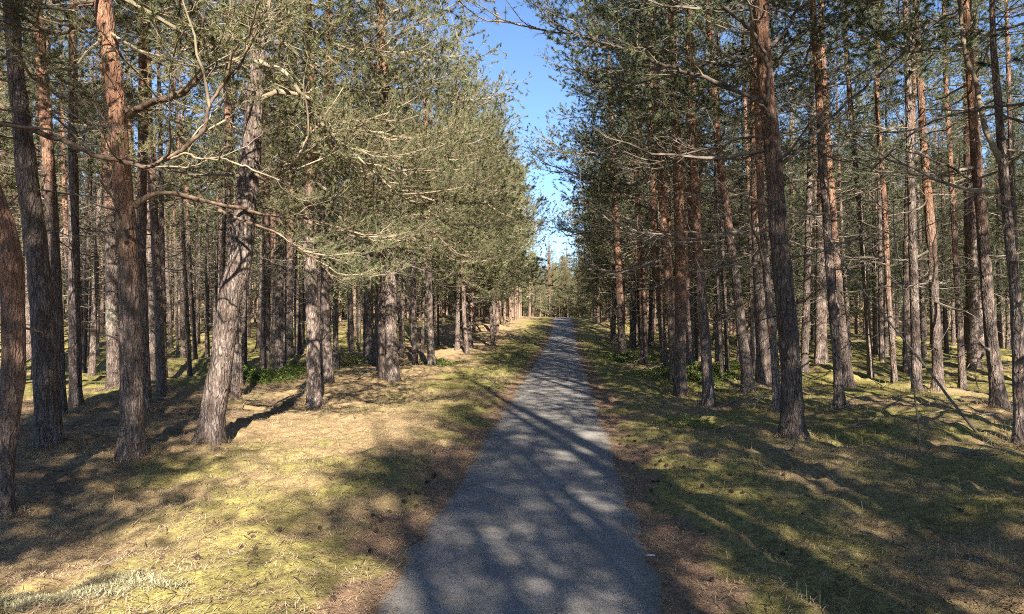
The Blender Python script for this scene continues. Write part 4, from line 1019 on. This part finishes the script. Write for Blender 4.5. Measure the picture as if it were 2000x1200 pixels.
# cones
def cone_mesh():
    G = Geo(); k = 9
    for i in range(k):
        t = i / (k - 1); zz = -0.02 + 0.042 * t; r = 0.0165 * math.sin(PI * (0.12 + 0.80 * t)) + 0.002
        for j in range(8):
            a = (j + 0.5 * (i % 2)) * PI / 4 + 0.2 * i
            d = np.array([math.cos(a), math.sin(a), 0]); s = np.array([-math.sin(a), math.cos(a), 0])
            c = np.array([0, 0, zz])
            V = [c + d * r * 0.3 - s * 0.004, c + d * r * 0.3 + s * 0.004, c + d * r * 1.1 + s * 0.006 + [0, 0, 0.006], c + d * r * 1.1 - s * 0.006 + [0, 0, 0.006], c + d * (r * 1.25) + [0, 0, 0.002], c + d * r * .8 + [0, 0, -0.003]]
            G.add(V, [[0, 1, 2], [0, 2, 3], [3, 2, 4], [0, 5, 1], [3, 4, 5], [2, 5, 4]])
    t = np.linspace(0, 1, 7); G.add(*tubes(np.stack([0 * t, 0 * t, -0.022 + 0.044 * t], 1)[None], (0.011 * np.sin(PI * (0.1 + 0.8 * t)))[None], 7))
    return G.mesh('pine_cone', [M_CONE], smooth=False)
CONE = cone_mesh()
first = None
g = np.random.default_rng(66)
spots = [(px, py, 'r') for px, py in [(1211, 869), (1225, 874), (1256, 882), (1262, 880), (1283, 884), (1297, 878), (1310, 868), (1265, 890), (1290, 901), (1302, 905), (1318, 911), (1336, 910), (1283, 903), (1302, 924), (1276, 938), (1286, 942), (1309, 949), (1348, 961), (1371, 950), (1400, 908), (1427, 921), (1430, 967), (1452, 972), (1502, 978), (1576, 975), (1447, 984), (1568, 1007), (1528, 1082), (1390, 1133), (1439, 1134), (1693, 1115), (1859, 1159), (1271, 965), (1238, 905), (1530, 934), (1876, 995), (1240, 860), (1228, 852), (1215, 858)]]
spots += [(px, py, 'l') for px, py in [(845, 938), (850, 930), (810, 960), (790, 982), (728, 1003), (640, 1012), (648, 1010), (735, 1050), (722, 1075), (625, 1025), (530, 1145), (650, 1175), (298, 1112), (275, 1125), (470, 1066), (500, 1077), (495, 1052), (477, 1024), (545, 1034), (383, 1085), (315, 1095), (835, 945), (800, 975), (815, 985), (760, 995), (745, 1020), (250, 1085)]]
for px, py, sd in spots:
    X, Y, Z = ground_at(px, py)
    Z = float(height(X, Y, True))
    o = bpy.data.objects.new('pine_cone', CONE) if first is None else first.copy()
    first = first or o
    COL.objects.link(o)
    o.location = (X, Y, Z + 0.018); o.rotation_euler = (PI / 2 + g.normal(0, 0.3), g.normal(0, 0.3), g.uniform(0, 6))
    s = g.uniform(0.65, 1.05); o.scale = (s, s * g.uniform(0.85, 1.1), s * g.uniform(0.8, 1.15)); o.location.z -= 0.006
    o['category'] = 'pine cone'
    if sd == 'r': o['label'] = 'dark open pine cone lying in the moss and needles right of the path'; o['group'] = 'pine cones right of the path'
    else: o['label'] = 'dark open pine cone lying on the sunlit needles left of the path'; o['group'] = 'pine cones left of the path'

# stones
def stone(px, py, size, seed, label):
    X, Y, Z = ground_at(px, py); g = np.random.default_rng(seed)
    nu, nv = 14, 9; u = np.linspace(0, 2 * PI, nu, endpoint=False); v = np.linspace(0, PI, nv)
    Uu, Vv = np.meshgrid(u, v)
    rr = 1 + 0.12 * np.sin(2 * Uu + g.uniform(0, 6)) * np.sin(Vv) + 0.08 * np.sin(3 * Uu + 2 * Vv + g.uniform(0, 6)) * np.sin(Vv) + 0.05 * np.sin(5 * Vv + g.uniform(0, 6))
    P = np.stack([rr * np.sin(Vv) * np.cos(Uu), 0.7 * rr * np.sin(Vv) * np.sin(Uu), 0.42 * rr * np.cos(Vv)], -1) * size
    q = np.array([[i * nu + j, i * nu + (j + 1) % nu, (i + 1) * nu + (j + 1) % nu, (i + 1) * nu + j] for i in range(nv - 1) for j in range(nu)])
    G = Geo(); G.add(P.reshape(-1, 3), np.concatenate([q[:, [0, 2, 1]], q[:, [0, 3, 2]]]))
    o = link('stone', G.mesh('stone', [M_STONE]), (X, Y, Z - size * 0.08), label=label, category='stone')
    o.rotation_euler = (0.1, 0.1, g.uniform(0, 6))
stone(1902, 1092, 0.062, 1, 'small pale stone half sunk in moss at the lower right')
stone(147, 1000, 0.06, 2, 'rounded grey stone in brown litter beside the crooked reddish trunk')
stone(225, 1098, 0.065, 3, 'low grey stone half buried in needles near the whitish lichen')
stone(1190, 1000, 0.001, 4, 'x') if False else None

# pale scrap on the path
X, Y, Z = ground_at(1270, 1092)
G = Geo(); q = np.array([[-.030, -.008, 0], [.0, -.012, .002], [.032, -.004, .001], [.026, .010, .004], [.002, .013, .006], [-.024, .008, .003]])
G.add(np.concatenate([q, q - [0, 0, .002]]), [[0, 1, 5], [1, 4, 5], [1, 2, 4], [2, 3, 4], [6, 11, 7], [7, 11, 10], [7, 10, 8], [8, 10, 9]] + [[i, i + 6, (i + 1) % 6] for i in range(6)] + [[(i + 1) % 6, i + 6, (i + 1) % 6 + 6] for i in range(6)])
link('pale_leaf', G.mesh('pale_leaf', [M_PAPER], smooth=False), (X, Y, float(height(X, Y)) + 0.024), label='tiny pale leaf lying near the right edge of the asphalt', category='leaf')

# fallen branches and the leaning pole
def stick(name, pts, r0, r1, label, cat, group=None, twigs=0, seed=0, mat=M_DEAD, twig_len=(0.3, 0.7)):
    g = np.random.default_rng(seed)
    P = np.array(pts, float); s = np.linspace(0, 1, len(P)); n = 16; q = np.linspace(0, 1, n)
    C = np.stack([np.interp(q, s, P[:, c]) for c in range(3)], 1); o0 = C[0].copy()
    C += np.cumsum(g.normal(0, 0.006, C.shape), 0) * np.linalg.norm(P[-1] - P[0]) / 2
    G = Geo(); G.add(*tubes((C - o0)[None], ((r0 + (r1 - r0) * q) * (1 + g.normal(0, .05, n)))[None], 7))
    d = unit((P[-1] - P[0])[None])[0]
    for i in range(twigs):
        k = g.integers(3, n); ln = g.uniform(*twig_len)
        place(G, POOL_DEAD[g.integers(6)], frame(math.atan2(d[1], d[0]) + g.choice([-1, 1]) * g.uniform(.3, 1), g.uniform(-0.1, 0.5), g.uniform(-1, 1), ln / 2, (C - o0)[k]), np.array([0, 0]))
    return link(name, G.mesh(name, [mat]), tuple(o0), label=label, category=cat, group=group)

a = np.array(ground_at(1918, 850)); Dp = a[1]
b_ = at_depth(1535, 345, 12.6); mid = 0.5 * (a + b_); mid[2] -= 0.12
stick('leaning_pole', [a + [0, 0, -.05], 0.75 * a + 0.25 * b_ + [0, 0, -.05], mid, 0.25 * a + .75 * b_ + [0, 0, -.04], b_], 0.019, 0.010, 'thin dead stem leaning diagonally across the right-hand trunks to the ground', 'dead stem', None, 5, 1, twig_len=(0.4, 0.9))
for k, (pts, lab, w) in enumerate([([(1797, 884), (1792, 800), (1785, 745), (1772, 690), (1766, 600), (1760, 520), (1749, 440), (1745, 380)], 'spindly crooked dead sapling standing in front of the leaning dead stem', 0.012),
                                   ([(1695, 712), (1692, 640), (1690, 560), (1684, 460)], 'hair-thin sapling stem between the two slim pines at right', 0.012),
                                   ([(1785, 705), (1788, 640), (1790, 560), (1788, 500)], 'hair-thin sapling in the sunlit moss behind the leaning stem', 0.012)]):
    A0 = np.array(ground_at(*pts[0])); Dd = A0[1]
    ptsw = [A0 + [0, 0, -.05]] + [at_depth(x, y, Dd) for x, y in pts[1:]]
    stick('dead_sapling', ptsw, w, w * 0.35, lab, 'sapling', None, 6, 40 + k, twig_len=(0.3, 0.8))
FB = [((1240, 716), (1295, 706), .05, .5, 'pale arched dead branch in the pile by the right verge'), ((1225, 722), (1262, 712), .05, .45, 'twiggy dead branch at the path end of the pale pile'),
      ((1270, 722), (1325, 712), .05, .35, 'dead branch reaching from the pale pile to the red-brown pine'), ((1320, 752), (1372, 738), .05, .3, 'pale dead branch lying at the foot of the red-brown pine'),
      ((1395, 800), (1500, 786), .05, .25, 'long dead branch lying between the right front trunks'), ((1430, 790), (1490, 760), .05, .3, 'forked dead branch left of the pinkish pine'),
      ((1470, 802), (1508, 770), .05, .35, 'upright-pointing dead branch against the pinkish pine'), ((1590, 812), (1635, 806), .04, .2, 'short dead branch left of the close-set pair'),
      ((1650, 842), (1700, 832), .04, .15, 'dead branch on moss below the close-set pair'), ((1500, 880), (1552, 892), .03, .1, 'dark dead twig lying before the biggest dark trunk'),
      ((1880, 745), (1940, 698), .06, .5, 'slanting dead branch propped on the red-brown pine near the right edge'), ((1800, 815), (1900, 808), .04, .15, 'dead branch stretched on moss right of the spindly sapling'),
      ((1560, 718), (1625, 722), .04, .3, 'pale fallen branch behind the biggest dark trunk'), ((1860, 885), (1960, 893), .03, .12, 'dead branch on dark moss at the foot of the forked pine'),
      ((470, 800), (500, 775), .05, .25, 'pale twiggy branch lying in the leaning trunk shadow'), ((530, 800), (570, 780), .05, .25, 'pale twiggy branch crossing the long trunk shadow'),
      ((490, 735), (560, 730), .04, .25, 'bent pale branch in front of the bilberry patch'), ((700, 742), (745, 732), .04, .2, 'cut branches lying left of the dark shaded trunk'),
      ((865, 655), (915, 640), .10, .7, 'fallen pale trunk among roots behind the left verge'), ((790, 742), (800, 735), .04, .1, 'short twig at the broad grass-edge trunk'),
      ((40, 955), (75, 985), .02, .05, 'curved white twig beside the crooked reddish trunk'), ((105, 1075), (150, 1040), .02, .08, 'thin twig on brown litter above the lichen'),
      ((955, 760), (985, 735), .03, .15, 'bent straw stalk on the left verge near the asphalt')]
for k, (p0, p1, up, hh, lab) in enumerate(FB):
    A0 = np.array(ground_at(*p0)); B0 = np.array(ground_at(*p1))
    L_ = np.linalg.norm(B0[:2] - A0[:2])
    if L_ > 2.6: B0 = A0 + (B0 - A0) * 2.6 / L_; B0[2] = float(height(B0[0], B0[1]))
    m_ = 0.5 * (A0 + B0); m_[2] = float(height(m_[0], m_[1])) + hh * 0.45
    B0[2] += hh * 0.3 + 0.02; A0[2] += 0.015
    w = (0.017 if A0[1] > 14 else 0.012) if A0[1] > 8 else 0.005
    if 'fallen pale trunk' in lab: w = 0.05
    stick('fallen_branch', [A0, 0.6 * A0 + .4 * m_ + [0, 0, hh * .1], m_, B0], w, w * 0.45, lab, 'dead branch', 'dead branches on the forest floor', 4 if A0[1] > 8 else 0, 60 + k, mat=M_TWIG if 'pale' in lab or A0[1] > 14 else M_DEAD, twig_len=(0.3, 0.9))

# ------------------------------------------------------------------ light, sky, camera
EL, AZ = math.radians(33), math.radians(12)      # sun behind the viewer, a little to the right
sun_dir = Vector((math.sin(AZ) * math.cos(EL), -math.cos(AZ) * math.cos(EL), math.sin(EL)))
sd = bpy.data.lights.new('sun', 'SUN'); sd.energy = 5.0; sd.angle = math.radians(0.53); sd.color = (1.0, 0.92, 0.80)
so = bpy.data.objects.new('sun', sd); COL.objects.link(so); so.rotation_euler = (-sun_dir).to_track_quat('-Z', 'Y').to_euler(); so.location = (0, -20, 30)
w = bpy.data.worlds.new('World'); SC.world = w; w.use_nodes = True
nt = w.node_tree; bg = nt.nodes['Background']
sky = nt.nodes.new('ShaderNodeTexSky'); sky.sky_type = 'NISHITA'; sky.sun_disc = False
sky.sun_elevation = EL; sky.sun_rotation = math.atan2(sun_dir.x, sun_dir.y); sky.altitude = 2500; sky.air_density = 1.0; sky.dust_density = 0.0; sky.ozone_density = 4.5
nt.links.new(sky.outputs[0], bg.inputs[0]); bg.inputs[1].default_value = 0.064
cam = bpy.data.cameras.new('camera'); cam.sensor_width = 36; cam.lens = F / 2000 * 36; cam.clip_end = 2000; cam.clip_start = 0.05
cam.shift_y = (HOR - 600) / 2000
co = bpy.data.objects.new('camera', cam); COL.objects.link(co); co.location = (0, 0, CAMZ); co.rotation_euler = (PI / 2, 0, 0)
SC.camera = co
SC.view_settings.view_transform = 'Standard'; SC.view_settings.look = 'None'; SC.view_settings.exposure = 2.0; SC.view_settings.gamma = 1
cy = SC.cycles
cy.max_bounces = 5; cy.diffuse_bounces = 3; cy.glossy_bounces = 1; cy.transmission_bounces = 3; cy.transparent_max_bounces = 4
cy.use_adaptive_sampling = True; cy.adaptive_threshold = 0.012
cy.use_denoising = False; cy.filter_width = 1.0
cy.caustics_reflective = False; cy.caustics_refractive = False
print('TRIS', sum(len(m.polygons) for m in bpy.data.meshes), 'TREES', sum(o.name.startswith('pine_tree') for o in COL.objects), n_fill, len(far_list))
